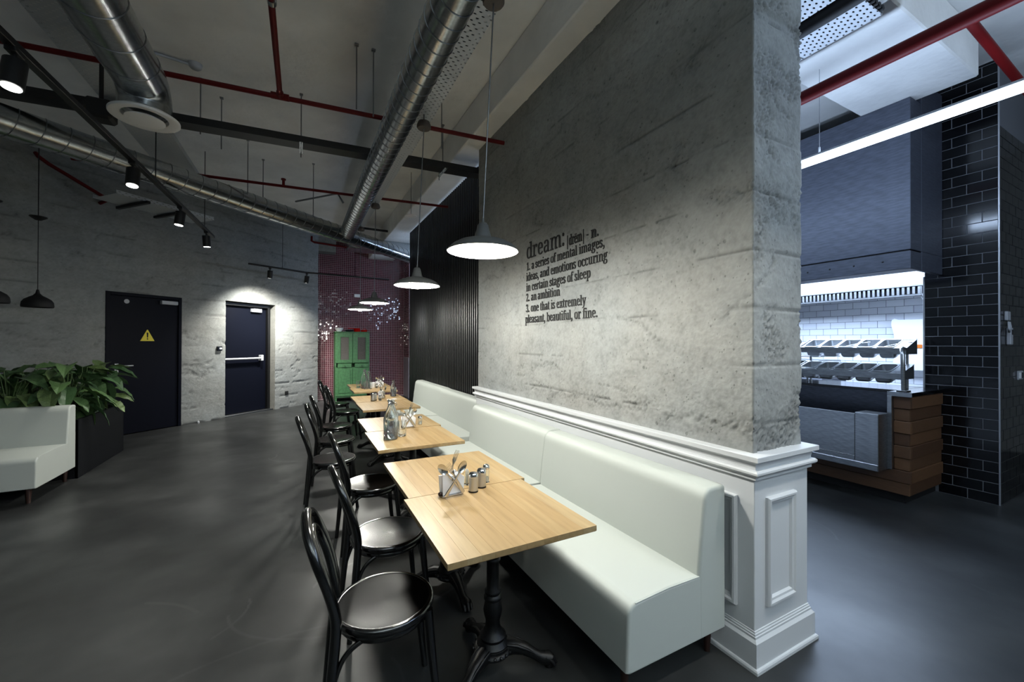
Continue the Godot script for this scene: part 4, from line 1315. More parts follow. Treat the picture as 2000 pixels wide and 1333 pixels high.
func make_chair(at: Vector3, lb: String) -> Node3D:
	var t := thing("bentwood_chair", lb, "chair", at, 0.0, "black bentwood chairs")
	# seat: bent ring and slightly dished panel
	part("seat_ring", mb().lathe([Vector2(0.165, 0.425), Vector2(0.196, 0.425), Vector2(0.206, 0.434), Vector2(0.208, 0.448), Vector2(0.204, 0.459), Vector2(0.196, 0.463), Vector2(0.188, 0.461), Vector2(0.186, 0.456), Vector2(0.165, 0.456), Vector2(0.165, 0.425)], 40), M.chair, t)
	part("seat_panel", mb().lathe([Vector2(0, 0.448), Vector2(0.186, 0.450), Vector2(0.187, 0.4595), Vector2(0.15, 0.457), Vector2(0.09, 0.452), Vector2(0, 0.450)], 40), M.seat, t)
	# outer hoop: both rear legs and the back in one bent length
	var half := [V3(-0.235, 0.0, 0.165), V3(-0.215, 0.22, 0.158), V3(-0.196, 0.42, 0.150), V3(-0.195, 0.52, 0.152), V3(-0.222, 0.64, 0.172), V3(-0.260, 0.75, 0.168), V3(-0.288, 0.825, 0.125), V3(-0.300, 0.857, 0.06)]
	var pts := []
	for p in half:
		pts.append(p)
	pts.append(V3(-0.303, 0.866, 0.0))
	for i in range(half.size() - 1, -1, -1):
		pts.append(V3(half[i].x, half[i].y, -half[i].z))
	var path := smooth_path(pts, 6)
	var rad := []
	for p in path:
		rad.append(lerpf(0.014, 0.0195, smoothstep(0.0, 0.42, p.y)))
	part("back_hoop", mb().tube(path, rad, 12), M.chair, t)
	var ih := [V3(-0.185, 0.455, 0.088), V3(-0.198, 0.53, 0.100), V3(-0.225, 0.64, 0.122), V3(-0.257, 0.735, 0.112), V3(-0.277, 0.790, 0.062)]
	pts = []
	for p in ih:
		pts.append(p)
	pts.append(V3(-0.283, 0.806, 0.0))
	for i in range(ih.size() - 1, -1, -1):
		pts.append(V3(ih[i].x, ih[i].y, -ih[i].z))
	part("inner_hoop", mb().tube(smooth_path(pts, 6), 0.016, 10), M.chair, t)
	for s in [-1.0, 1.0]:
		part("front_leg", mb().tube(smooth_path([V3(0.205, 0, 0.150 * s), V3(0.180, 0.22, 0.136 * s), V3(0.160, 0.445, 0.122 * s)], 4), [0.014, 0.0145, 0.015, 0.016, 0.017, 0.018, 0.019, 0.020, 0.020], 12), M.chair, t)
	# bent braces springing from the legs to the underside of the seat
	for q in [[V3(-0.212, 0.24, 0.156), V3(-0.165, 0.36, 0.150), V3(-0.08, 0.415, 0.150), V3(0.0, 0.42, 0.160)], [V3(-0.212, 0.24, -0.156), V3(-0.165, 0.36, -0.150), V3(-0.08, 0.415, -0.150), V3(0.0, 0.42, -0.160)],
			[V3(0.182, 0.24, 0.136), V3(0.165, 0.35, 0.09), V3(0.16, 0.41, 0.04), V3(0.165, 0.418, 0.0), V3(0.16, 0.41, -0.04), V3(0.165, 0.35, -0.09), V3(0.182, 0.24, -0.136)]]:
		part("brace", mb().tube(smooth_path(q, 5), 0.0105, 8), M.chair, t)
	part("under_ring", mb().lathe([Vector2(0.158, 0.398), Vector2(0.184, 0.398), Vector2(0.190, 0.406), Vector2(0.190, 0.418), Vector2(0.184, 0.426), Vector2(0.158, 0.426), Vector2(0.158, 0.398)], 32), M.chair, t)
	return t

func chairs() -> void:
	var cp := [
		[0.335, -1.80, -4.0, "black bentwood chair nearest the camera at front table"],
		[0.470, -2.43, 3.0, "black bentwood chair second from camera, seat shining in the light"],
		[0.520, -3.36, 2.0, "black bentwood chair with seat tucked under the second pair of tables"],
		[0.300, -4.22, 0.0, "black bentwood chair pulled out into the aisle at second pair"],
		[0.385, -5.05, -3.0, "black bentwood chair at the nearer table of third pair"],
		[0.450, -5.88, 4.0, "black bentwood chair at the further table of third pair"],
		[0.690, -7.05, 6.0, "black bentwood chair at nearer table of farthest pair"],
		[0.640, -8.00, -8.0, "black bentwood chair right in front of green cabinet"]]
	var src: Node3D = null
	for q in cp:
		var at := V3(q[0], 0, q[1])
		if src == null:
			src = make_chair(at, q[3])
			src.rotation.y = deg_to_rad(q[2])
		else:
			dup(src, "bentwood_chair", at, deg_to_rad(q[2]), q[3])

# ---------------------------------------------------------------- lamps
func pendants() -> void:
	var pos := [[V3(0.923, 2.075, -2.103), V3(0.965, 3.47, -2.06), "nearest the camera, in front of concrete wall"], [V3(0.943, 2.07, -3.613), V3(0.985, 3.47, -3.56), "second from the camera, in front of black slats"],
		[V3(0.973, 2.13, -6.11), V3(0.98, 3.50, -6.08), "third from the camera, before red mosaic"], [V3(0.952, 2.13, -7.447), V3(0.955, 3.50, -7.43), "farthest and lowest in view, before red mosaic"]]
	for q in pos:
		var a: Vector3 = q[0]
		var b: Vector3 = q[1]
		var t := thing("pendant_lamp", "lit grey enamel pendant lamp, %s" % q[2], "lamp", a, 0.0, "pendants over the tables")
		part("shade", mb().lathe([Vector2(0.200, 0.0), Vector2(0.203, 0.003), Vector2(0.196, 0.012), Vector2(0.170, 0.036), Vector2(0.135, 0.055), Vector2(0.085, 0.070), Vector2(0.050, 0.078), Vector2(0.046, 0.09), Vector2(0.030, 0.150), Vector2(0.022, 0.162), Vector2(0.006, 0.166), Vector2(0.0, 0.166)], 48), M.shade, t)
		part("shade_lining", mb().lathe([Vector2(0.0, 0.088), Vector2(0.040, 0.086), Vector2(0.045, 0.074), Vector2(0.083, 0.066), Vector2(0.132, 0.051), Vector2(0.166, 0.033), Vector2(0.192, 0.010), Vector2(0.199, 0.0)], 48), M.shade_in, t)
		part("bulb", mb().lathe([Vector2(0, -0.028), Vector2(0.022, -0.025), Vector2(0.040, -0.012), Vector2(0.048, 0.008), Vector2(0.046, 0.026), Vector2(0.034, 0.046), Vector2(0.016, 0.062), Vector2(0.014, 0.085), Vector2(0, 0.085)], 20), M.bulb, t)
		part("cord", mb().tube([V3(0, 0.16, 0), b - a], 0.0045, 6), M.seam, t)
		part("cord_grip", mb().lathe([Vector2(0, 0.16), Vector2(0.009, 0.16), Vector2(0.007, 0.19), Vector2(0, 0.19)], 10), M.shade, t)
		part("ceiling_rose", mb().lathe([Vector2(0, -0.03), Vector2(0.055, -0.03), Vector2(0.062, -0.02), Vector2(0.062, 0.0), Vector2(0.05, 0.03), Vector2(0.0, 0.035)], 28, Transform3D(Basis.IDENTITY, b - a + V3(0, 0.03, 0))), M.rose, t)
		part("hanger", mb().tube([b - a + V3(0, 0.06, 0), b - a + V3(0, 3.60 - b.y, 0)], 0.006, 6), M.seam, t)
		omni(a + V3(0, 0.004, 0), WARM, 2.3, 0.09)
	for q in [[V3(-3.10, 2.02, -7.80), "black dome pendant on a long cord before left concrete wall"], [V3(-3.22, 2.02, -7.12), "black dome pendant cut off by the left picture edge"]]:
		var t := thing("dome_pendant", q[1], "lamp", q[0], 0.0, "black dome pendants")
		part("shade", mb().lathe([Vector2(0.148, 0.0), Vector2(0.152, 0.02), Vector2(0.146, 0.07), Vector2(0.125, 0.105), Vector2(0.085, 0.135), Vector2(0.045, 0.16), Vector2(0.022, 0.19), Vector2(0.012, 0.24), Vector2(0, 0.245)], 36), M.black_matte, t)
		part("shade_lining", mb().lathe([Vector2(0, 0.15), Vector2(0.08, 0.13), Vector2(0.12, 0.10), Vector2(0.142, 0.065), Vector2(0.148, 0.0)], 36), M.black, t)
		part("cord", mb().tube([V3(0, 0.23, 0), V3(0, 1.20, 0)], 0.005, 6), M.black, t)
		part("ceiling_rose", mb().lathe([Vector2(0, 1.17), Vector2(0.03, 1.175), Vector2(0.085, 1.215), Vector2(0.085, 1.225), Vector2(0, 1.23)], 28), M.black, t)
		part("drop_rod", mb().tube([V3(0, 1.22, 0), V3(0, CEIL - q[0].y, 0)], 0.006, 6), M.black, t)

func spot_head(at: Vector3, to: Vector3, label: String, lit: bool, e: float, ang: float, r := 0.05, ln := 0.16) -> void:
	var t := thing("track_spotlight", label, "spotlight", at, 0.0, "track spotlights")
	var d := (to - at).normalized()
	var c := V3(0, -0.10, 0) - d * 0.04
	part("stem", mb().tube([V3(0, 0, 0), V3(0, -0.085, 0)], 0.012, 8).box(V3(0, -0.01, 0), V3(0.05, 0.03, 0.09), 0.004), M.black, t)
	part("housing", mb().tube([c, c + d * ln], r, 24), M.black, t)
	var f := c + d * (ln + 0.001)
	var bs := Basis.looking_at(d, Vector3.UP if absf(d.y) < 0.95 else Vector3.RIGHT)
	part("lamp_lens", mb().lathe([Vector2(0, 0.0), Vector2(r * 0.82, 0.0), Vector2(r * 0.82, 0.002), Vector2(0, 0.002)], 24, Transform3D(Basis(bs.x, d, bs.y), f)), M.spot_face if lit else M.gray_plastic, t)
	if lit:
		spot(at + f + d * 0.012, to, WARM, e, ang)

func spots() -> void:
	var tr := thing("light_track", "black ceiling light track over the left aisle", "light track")
	part("rail", mb().box(V3(-1.36, 3.21, -4.3), V3(0.05, 0.04, 7.0), 0.003, Basis(Vector3.UP, -0.05)), M.black, tr)
	for z in [-2.4, -5.4, -7.3]:
		part("hanger", mb().tube([V3(-1.36 - 0.05 * (z + 4.3), 3.22, z), V3(-1.36 - 0.05 * (z + 4.3), CEIL, z)], 0.005, 6), M.black, tr)
	spot_head(V3(-1.41, 3.19, -3.30), V3(-1.5, 0, -2.75), "lit black track spotlight nearest the camera at upper left", true, 4.5, 34.0)
	spot_head(V3(-1.332, 3.19, -4.86), V3(-1.3, 0, -4.2), "lit black track spotlight, second along the left track", true, 4.0, 34.0)
	spot_head(V3(-1.265, 3.19, -6.20), V3(-1.6, 0, -6.0), "lit black track spotlight, third along the left track", true, 4.0, 34.0)
	spot_head(V3(-1.205, 3.19, -7.40), V3(-1.0, 0, -7.6), "lit black track spotlight at the far end of left track", true, 4.0, 34.0)
	# track washing the far wall
	var t2 := thing("light_track", "black ceiling light track in front of the second door", "light track")
	part("rail", mb().tube([V3(-0.88, 3.13, -9.6), V3(0.15, 3.13, -10.2), V3(0.15, 3.13, -10.2), V3(2.0, 3.13, -10.35)], 0.02, 4), M.black, t2)
	for p in [V3(-0.3, 3.13, -9.94), V3(1.2, 3.13, -10.29)]:
		part("hanger", mb().tube([p, p + V3(0, CEIL - 3.13, 0)], 0.005, 6), M.black, t2)
	spot_head(V3(-0.52, 3.11, -9.81), wp(0.80, 0.8, 0.0), "black spotlight on short track above second door", true, 15.0, 64.0, 0.05, 0.15)
	spot_head(V3(0.17, 3.11, -10.2), wp(1.55, 0.8, 0.0), "black spotlight beside the red mosaic corner", true, 8.0, 50.0, 0.05, 0.15)
	# more of the same spots on the ceiling behind and above the camera
	var t3 := thing("light_track", "black light track overhead, above the near bench end", "light track")
	part("rail", mb().bb(V3(0.6, 3.20, -0.37), V3(3.6, 3.234, -0.33), 0.003), M.black, t3)
	for x in [0.8, 1.5, 3.4]:
		part("hanger", mb().tube([V3(x, 3.22, -0.35), V3(x, CEIL, -0.35)], 0.005, 6), M.black, t3)
	var fill_lamp := thing("added_fill_lamp", "added linear fill lamp hanging unseen behind the camera, lit above and below", "lamp")  # added out of view as fill for the ceiling and room
	part("housing", mb().bb(V3(-2.5, 3.185, 2.565), V3(3.0, 3.215, 2.635), 0.003), M.alu, fill_lamp)
	part("light_diffuser", mb().bb(V3(-2.495, 3.125, 2.566), V3(2.995, 3.185, 2.634), 0.01), M.led, fill_lamp)
	part("light_strip", mb().bb(V3(-2.49, 3.215, 2.58), V3(2.99, 3.22, 2.62)), M.led, fill_lamp)
	for x in [-2.2, 0.2, 2.7]:
		part("suspension_wire", mb().tube([V3(x, 3.21, 2.6), V3(x, CEIL, 2.6)], 0.0025, 5), M.alu, fill_lamp)
	area(V3(0.25, 3.23, 2.6), V3(0.25, 9, 2.6), 5.4, 0.06, Color(0.92, 0.98, 1.0), 27.0)  # added upward fill, bounced off the ceiling
	area(V3(0.25, 3.11, 2.6), V3(0.25, 0, 2.6), 5.4, 0.06, Color(0.92, 0.98, 1.0), 1.5)
	spot_head(V3(1.6, 3.19, -0.35), V3(1.6, 0.3, -1.5), "black spotlight overhead aimed at the near bench", true, 1.2, 36.0)
	spot_head(V3(2.35, 3.19, -0.35), V3(2.25, 0.3, -1.0), "black spotlight overhead aimed at the white pier end", true, 1.7, 36.0)

# ---------------------------------------------------------------- green cabinet and what stands on it
func cabinet() -> void:
	var x0 := 0.862
	var x1 := 1.722
	var zf := -11.56
	var t := thing("kitchen_cabinet", "old green painted wooden cabinet with two glazed doors before red mosaic", "cabinet")
	part("body", mb().bb(V3(x0, 0.10, -12.05), V3(x0 + 0.03, 1.83, zf)).bb(V3(x1 - 0.03, 0.10, -12.05), V3(x1, 1.83, zf)).bb(V3(x0, 0.10, -12.05), V3(x1, 1.83, -12.03)).bb(V3(x0, 0.10, -12.05), V3(x1, 0.90, zf - 0.002)).bb(V3(x0, 1.80, -12.05), V3(x1, 1.83, zf)), M.green, t)
	part("cornice", mb().bb(V3(x0 - 0.015, 1.825, -12.06), V3(x1 + 0.015, 1.848, zf + 0.02), 0.005), M.green, t)
	for x in [x0 + 0.03, x1 - 0.03]:
		for z in [zf - 0.03, -12.02]:
			part("foot", mb().tube([V3(x, 0, z), V3(x, 0.11, z)], [0.018, 0.03], 8), M.green, t)
	part("shelf", mb().bb(V3(x0 + 0.03, 1.30, -12.0), V3(x1 - 0.03, 1.32, zf - 0.03)), M.green, t)
	var mid := (x0 + x1) * 0.5
	for s in 2:
		var a := x0 + 0.012 if s == 0 else mid + 0.004
		var b := mid - 0.004 if s == 0 else x1 - 0.012
		var d := part("glazed_door", mb().bb(V3(a, 1.015, zf), V3(a + 0.115, 1.815, zf + 0.025), 0.004).bb(V3(b - 0.085, 1.015, zf), V3(b, 1.815, zf + 0.025), 0.004).bb(V3(a, 1.70, zf), V3(b, 1.815, zf + 0.024), 0.004).bb(V3(a, 1.015, zf), V3(b, 1.10, zf + 0.024), 0.004), M.green, t)
		part("bead", mb().bb(V3(a + 0.112, 1.098, zf + 0.01), V3(a + 0.124, 1.702, zf + 0.022)).bb(V3(b - 0.094, 1.098, zf + 0.01), V3(b - 0.082, 1.702, zf + 0.022)), M.green_dark, d)
		part("pane", mb().bb(V3(a + 0.11, 1.09, zf + 0.008), V3(b - 0.08, 1.71, zf + 0.012)), M.pane, d)
		var dr := part("drawer", mb().bb(V3(a + 0.05, 0.895, zf), V3(b - 0.02, 1.0, zf + 0.02), 0.005), M.green, t)
		part("knob", mb().lathe([Vector2(0, 0.03), Vector2(0.016, 0.028), Vector2(0.02, 0.018), Vector2(0.012, 0.008), Vector2(0.009, 0)], 14, Transform3D(Basis(Vector3.RIGHT, Vector3.BACK, Vector3.DOWN), V3((a + b) * 0.5 + 0.02, 0.945, zf + 0.02))), M.green_dark, dr)
		part("cup_pull", mb().bb(V3((a + b) * 0.5 - 0.03, 0.90, zf + 0.018), V3((a + b) * 0.5 + 0.06, 0.915, zf + 0.04), 0.004), M.green_dark, dr)
		var ld := part("panel_door", mb().bb(V3(a, 0.14, zf), V3(b, 0.88, zf + 0.018), 0.004), M.green, t)
		part("raised_panel", mb().bb(V3(a + 0.07, 0.22, zf + 0.017), V3(b - 0.05, 0.82, zf + 0.028), 0.008), M.green, ld)
	var y := 1.848
	single("mixing_bowl", mb().lathe([Vector2(0, 0.0), Vector2(0.05, 0.0), Vector2(0.055, 0.012), Vector2(0.09, 0.05), Vector2(0.108, 0.10), Vector2(0.103, 0.10), Vector2(0.084, 0.052), Vector2(0.05, 0.02), Vector2(0, 0.015)], 28), M.white, "white bowl on the left of green cabinet top", "bowl", V3(x0 + 0.11, y, -11.75))
	var pn := thing("frying_pan", "dark blue shallow pan on green cabinet beside white bowl", "pan", V3(x0 + 0.37, y, -11.74))
	part("dish", mb().lathe([Vector2(0, 0), Vector2(0.09, 0), Vector2(0.115, 0.045), Vector2(0.11, 0.045), Vector2(0.085, 0.008), Vector2(0, 0.008)], 24), M.navy, pn)
	part("handle", mb().tube([V3(-0.11, 0.04, 0), V3(-0.20, 0.06, 0.02)], 0.01, 8), M.navy, pn)
	var pt := thing("cooking_pot", "bright red enamel pot on top of green cabinet", "pot", V3(x0 + 0.56, y, -11.74))
	part("body", mb().lathe([Vector2(0, 0), Vector2(0.075, 0), Vector2(0.082, 0.01), Vector2(0.084, 0.095), Vector2(0.088, 0.10), Vector2(0.082, 0.10), Vector2(0.078, 0.015), Vector2(0, 0.012)], 28), M.red_enamel, pt)
	part("handle", mb().tube([V3(-0.08, 0.085, 0), V3(-0.12, 0.09, 0.01), V3(-0.24, 0.095, 0.05)], 0.011, 8), M.red_enamel, pt)
	var pd := thing("casserole_dish", "low dark red dish at right end of green cabinet top", "dish", V3(x0 + 0.74, y, -11.73))
	part("body", mb().lathe([Vector2(0, 0), Vector2(0.075, 0), Vector2(0.09, 0.05), Vector2(0.085, 0.055), Vector2(0.07, 0.012), Vector2(0, 0.01)], 24), M.red_enamel, pd)
	part("handle", mb().tube([V3(0.05, 0.05, 0.06), V3(0.03, 0.085, 0.07), V3(-0.03, 0.085, 0.07), V3(-0.05, 0.05, 0.06)], 0.007, 6), M.red_enamel, pd)

# ---------------------------------------------------------------- planter
func leaf_mesh(ln: float, wd: float, droop: float, sd: int) -> ArrayMesh:
	var m := mb()
	var P := []
	for i in 9:
		var t := i / 8.0
		var w := wd * pow(sin(PI * pow(t, 0.72)), 0.9) * 0.5 if i > 0 and i < 8 else 0.0
		var yy := -droop * t * t * ln + 0.06 * t * ln
		var row := []
		for k in 5:
			var s := (k - 2) / 2.0
			row.append(V3(s * w, yy + absf(s) * w * 0.42 + 0.006 * sin(t * 19.0 + sd) * absf(s), t * ln * (1.0 - 0.18 * droop * t)))
		P.append(row)
	for i in 8:
		for k in 4:
			var a: Vector3 = P[i][k]
			var b: Vector3 = P[i][k + 1]
			var c: Vector3 = P[i + 1][k + 1]
			var d: Vector3 = P[i + 1][k]
			var g := (c - a).cross(d - b)
			if g.length() < 1e-9:
				continue
			g = g.normalized()
			if g.y < 0.0:
				g = -g
			m.quad(a, b, c, d, g, g, g, g)
	return m.mesh()

func plants() -> void:
	var pl := thing("planter_box", "long charcoal planter box behind the white sofa", "planter", V3(-3.3, 0, -7.08))
	part("box", mb().bb(V3(-0.42, 0.0, -0.68), V3(1.09, 0.67, -0.65), 0.003).bb(V3(-0.42, 0.0, 0.65), V3(1.09, 0.67, 0.68), 0.003).bb(V3(1.06, 0.0, -0.68), V3(1.09, 0.67, 0.68), 0.003).bb(V3(-0.42, 0.0, -0.68), V3(-0.39, 0.67, 0.68), 0.003).bb(V3(-0.40, 0.0, -0.66), V3(1.07, 0.05, 0.66)), M.planter, pl)
	part("soil", mb().bb(V3(-0.39, 0.05, -0.65), V3(1.06, 0.60, 0.65)), M.soil, pl)
	rng.seed = 2024
	var lm := []
	for k in 5:
		lm.append(leaf_mesh(0.29 + 0.02 * k, 0.155 + 0.014 * (k % 3), 0.22 + 0.10 * k, k))
	var spots_ := [[-2.40, -6.62, "at the corner beside the sofa back"], [-2.42, -7.10, "overhanging the right end of planter"], [-2.45, -7.52, "at the far right corner of planter, before the dark door"], [-2.85, -6.62, "just behind the sofa back"],
		[-2.90, -7.15, "in the middle of planter"], [-2.95, -7.55, "at the back of planter by concrete wall"], [-3.30, -6.65, "behind the sofa near the left picture edge"], [-3.35, -7.30, "at the back left of planter, tallest leaves"], [-3.52, -6.95, "cut off by the left picture edge"]]
	for q in spots_:
		var t := thing("leafy_plant", "broad leaved green plant %s" % q[2], "plant", V3(q[0], 0.60, q[1]), 0.0, "plants in the planter")
		var stems := mb()
		for i in 22:
			var az := rng.randf() * TAU
			var tier := i / 22.0
			var rad := lerpf(0.05, 0.24, rng.randf()) * (1.15 - 0.5 * tier)
			var hy := lerpf(0.18, 0.66, tier) + rng.randf_range(-0.04, 0.05)
			var base := V3(cos(az) * rad, hy, sin(az) * rad)
			var dirn := V3(cos(az + rng.randf_range(-0.4, 0.4)), 0, sin(az + rng.randf_range(-0.4, 0.4)))
			if q[0] > -2.5 and dirn.x < 0.0 and i % 2 == 0:
				dirn.x = -dirn.x
				base.x = absf(base.x)
			var yaw := atan2(dirn.x, dirn.z)
			var pitch := rng.randf_range(-0.35, 0.45) if tier > 0.6 else rng.randf_range(0.05, 0.75)
			var b := Basis(Vector3.UP, yaw) * Basis(Vector3.RIGHT, pitch) * Basis(Vector3.BACK, rng.randf_range(-0.4, 0.4))
			part("leaf", lm[rng.randi() % 5], M.leaf[rng.randi() % 4], t, base, b.scaled(Vector3.ONE * rng.randf_range(0.85, 1.2)))
			stems.tube([V3(cos(az) * 0.03, 0, sin(az) * 0.03), V3(base.x * 0.45, hy * 0.6, base.z * 0.45), base], [0.006, 0.005, 0.004], 5)
		part("stems", stems, M.stem, t)

# ---------------------------------------------------------------- on the tables
func spoon_mesh() -> ArrayMesh:
	var m := mb()
	var path := [V3(0, 0, 0), V3(0, 0.03, 0.001), V3(0, 0.08, 0.003), V3(0, 0.125, 0.001), V3(0, 0.14, 0)]
	m.tube(path, [0.0105, 0.0095, 0.006, 0.0045, 0.006], 10, false, 0.3)
	var prof := [[0.0, 0.0], [0.35, -0.0065], [0.7, -0.0045], [1.0, 0.0]]
	for sgn in [0.0, 0.0012]:
		for i in prof.size() - 1:
			for k in 20:
				var q := []
				for e in [[i, k], [i, k + 1], [i + 1, k + 1], [i + 1, k]]:
					var a: float = TAU * e[1] / 20.0
					var rr: float = prof[e[0]][0]
					q.append(V3(cos(a) * 0.0225 * rr, 0.170 + sin(a) * 0.036 * rr, -0.008 * (1.0 - rr * rr) - sgn))
				var g: Vector3 = (q[2] - q[0]).cross(q[3] - q[1])
				g = g.normalized() if g.length() > 1e-9 else Vector3.BACK
				if (g.z < 0.0) == (sgn == 0.0):
					g = -g
				m.quad(q[0], q[1], q[2], q[3], g, g, g, g)
	return m.mesh()

func fork_mesh() -> ArrayMesh:
	var m := mb()
	m.tube([V3(0, 0, 0), V3(0, 0.03, 0.001), V3(0, 0.08, 0.003), V3(0, 0.115, 0.001), V3(0, 0.13, 0), V3(0, 0.142, -0.001)], [0.0105, 0.0095, 0.006, 0.0045, 0.009, 0.0135], 10, false, 0.22)
	m.box(V3(0, 0.146, -0.001), V3(0.025, 0.016, 0.0025), 0.001)
	for k in 4:
		var x := -0.0105 + 0.007 * k
		m.tube([V3(x, 0.15, -0.001), V3(x, 0.175, 0.001), V3(x, 0.195, 0.004)], [0.0018, 0.0016, 0.0008], 6)
	return m.mesh()

var sp_m: ArrayMesh
var fk_m: ArrayMesh

func cutlery(at: Vector3, turn: float, where: String) -> void:
	var h := thing("napkin_holder", "dark napkin holder on %s" % where, "napkin holder", at, turn)
	part("base", mb().box(V3(0, 0.006, 0), V3(0.125, 0.012, 0.05), 0.003), M.chrome, h)
	part("knob", mb().lathe([Vector2(0, -0.012), Vector2(0.010, -0.008), Vector2(0.013, 0.0), Vector2(0.010, 0.008), Vector2(0, 0.012)], 12, Transform3D(Basis.IDENTITY, V3(-0.064, 0.016, 0.0))), M.leg_wood, h)
	part("side_plate", mb().box(V3(0, 0.04, -0.022), V3(0.10, 0.06, 0.002), 0.0005), M.chrome, h)
	var T := Transform3D(Basis(Vector3.UP, turn), at)
	var nk := thing("paper_napkins", "stack of white paper napkins standing in holder on %s" % where, "napkins", at, turn)
	for k in 3:
		var pts := PackedVector2Array([Vector2(-0.060, 0.006), Vector2(0.058, 0.004), Vector2(0.068, 0.085), Vector2(0.032, 0.125 - 0.008 * k), Vector2(-0.01, 0.104), Vector2(-0.062, 0.112 + 0.006 * k)])
		part("napkin", mb().extrude(pts, V3(0.003 * k, 0.002, -0.018 + 0.012 * k), Vector3.RIGHT, Vector3.UP, 0.008, 0.0, false), M.paper, nk, Vector3.ZERO, Basis(Vector3.BACK, [0.05, -0.06, 0.02][k]))
	var poses := [["teaspoon", 0, 0.72, 0.048, 0.026, 0.012], ["table_fork", 1, 0.50, 0.052, 0.033, 0.0], ["teaspoon", 0, -0.60, -0.055, 0.041, 0.0], ["table_fork", 1, -0.32, -0.015, -0.030, 0.03]]
	var nm := ["steel spoon leaning far left across the napkins on %s", "steel fork leaning left across the napkins on %s", "steel spoon leaning right across the napkins on %s", "steel fork standing behind the napkins on %s"]
	for i in 4:
		var q: Array = poses[i]
		var b := Basis(Vector3.UP, turn) * Basis(Vector3.BACK, q[2])
		single(q[0], sp_m if q[1] == 0 else fk_m, M.cutlery, nm[i] % where, "cutlery", T * V3(q[3] + 0.003, 0.012 + q[5], q[4]), "cutlery in the napkin holders", b)

func shaker(at: Vector3, label: String, sc := 1.0) -> void:
	var t := thing("shaker", label, "shaker", at, 0.0, "steel shakers on the tables")
	part("body", mb().lathe([Vector2(0, 0.004), Vector2(0.020, 0.004), Vector2(0.020, 0.062), Vector2(0, 0.062)], 24), M.pan, t)
	part("foot", mb().lathe([Vector2(0, 0), Vector2(0.021, 0), Vector2(0.021, 0.006), Vector2(0, 0.006)], 24), M.black, t)
	part("lid", mb().lathe([Vector2(0.0205, 0.062), Vector2(0.0205, 0.072), Vector2(0.016, 0.079), Vector2(0, 0.080)], 24), M.chrome, t)
	t.scale = V3(sc * 1.12, sc * 1.14, sc * 1.12)

func bottle(at: Vector3, label: String, h: float) -> void:
	var k := h / 0.34
	var o := [Vector2(0, 0.0), Vector2(0.040, 0.0), Vector2(0.045, 0.006), Vector2(0.045, 0.175), Vector2(0.040, 0.205), Vector2(0.024, 0.262), Vector2(0.0175, 0.285), Vector2(0.0165, 0.318), Vector2(0.020, 0.322), Vector2(0.020, 0.336), Vector2(0.017, 0.34), Vector2(0.0135, 0.338), Vector2(0.0135, 0.285), Vector2(0.020, 0.262), Vector2(0.036, 0.204), Vector2(0.041, 0.175), Vector2(0.041, 0.012), Vector2(0.034, 0.009), Vector2(0, 0.016)]
	var t := thing("glass_bottle", label, "bottle", at)
	part("glass", mb().lathe(o.map(func(p): return p * Vector2(k * 1.32, k)), 32), M.glass, t)
	part("stopper_wire", mb().tube([V3(0.024, 0.30, 0) * k, V3(0.044, 0.315, 0.004) * k, V3(0.048, 0.29, 0.004) * k, V3(0.030, 0.275, 0.0) * k], 0.0018, 5), M.chrome, t)

func tumbler(at: Vector3, label: String, h := 0.13, r := 0.036) -> void:
	single("drinking_glass", mb().lathe([Vector2(0, 0), Vector2(r * 0.86, 0), Vector2(r * 0.9, 0.004), Vector2(r * 0.95, h * 0.35), Vector2(r, h), Vector2(r - 0.002, h + 0.001), Vector2(r - 0.004, h), Vector2(r * 0.95 - 0.005, h * 0.35), Vector2(r * 0.82, 0.012), Vector2(0, 0.010)], 28), M.glass, label, "glass", at, "drinking glasses")

func shaker_glass(at: Vector3, label: String, fill: Material) -> void:
	var t := thing("glass_shaker", label, "shaker", at)
	part("jar", mb().lathe([Vector2(0, 0), Vector2(0.019, 0), Vector2(0.02, 0.004), Vector2(0.019, 0.062), Vector2(0.017, 0.062), Vector2(0.0175, 0.006), Vector2(0, 0.005)], 20), M.glass, t)
	part("contents", mb().lathe([Vector2(0, 0.0055), Vector2(0.0165, 0.0065), Vector2(0.0162, 0.032), Vector2(0, 0.034)], 20), fill, t)
	part("cap", mb().lathe([Vector2(0, 0.060), Vector2(0.0195, 0.060), Vector2(0.0205, 0.072), Vector2(0.014, 0.084), Vector2(0, 0.087)], 20), M.chrome, t)

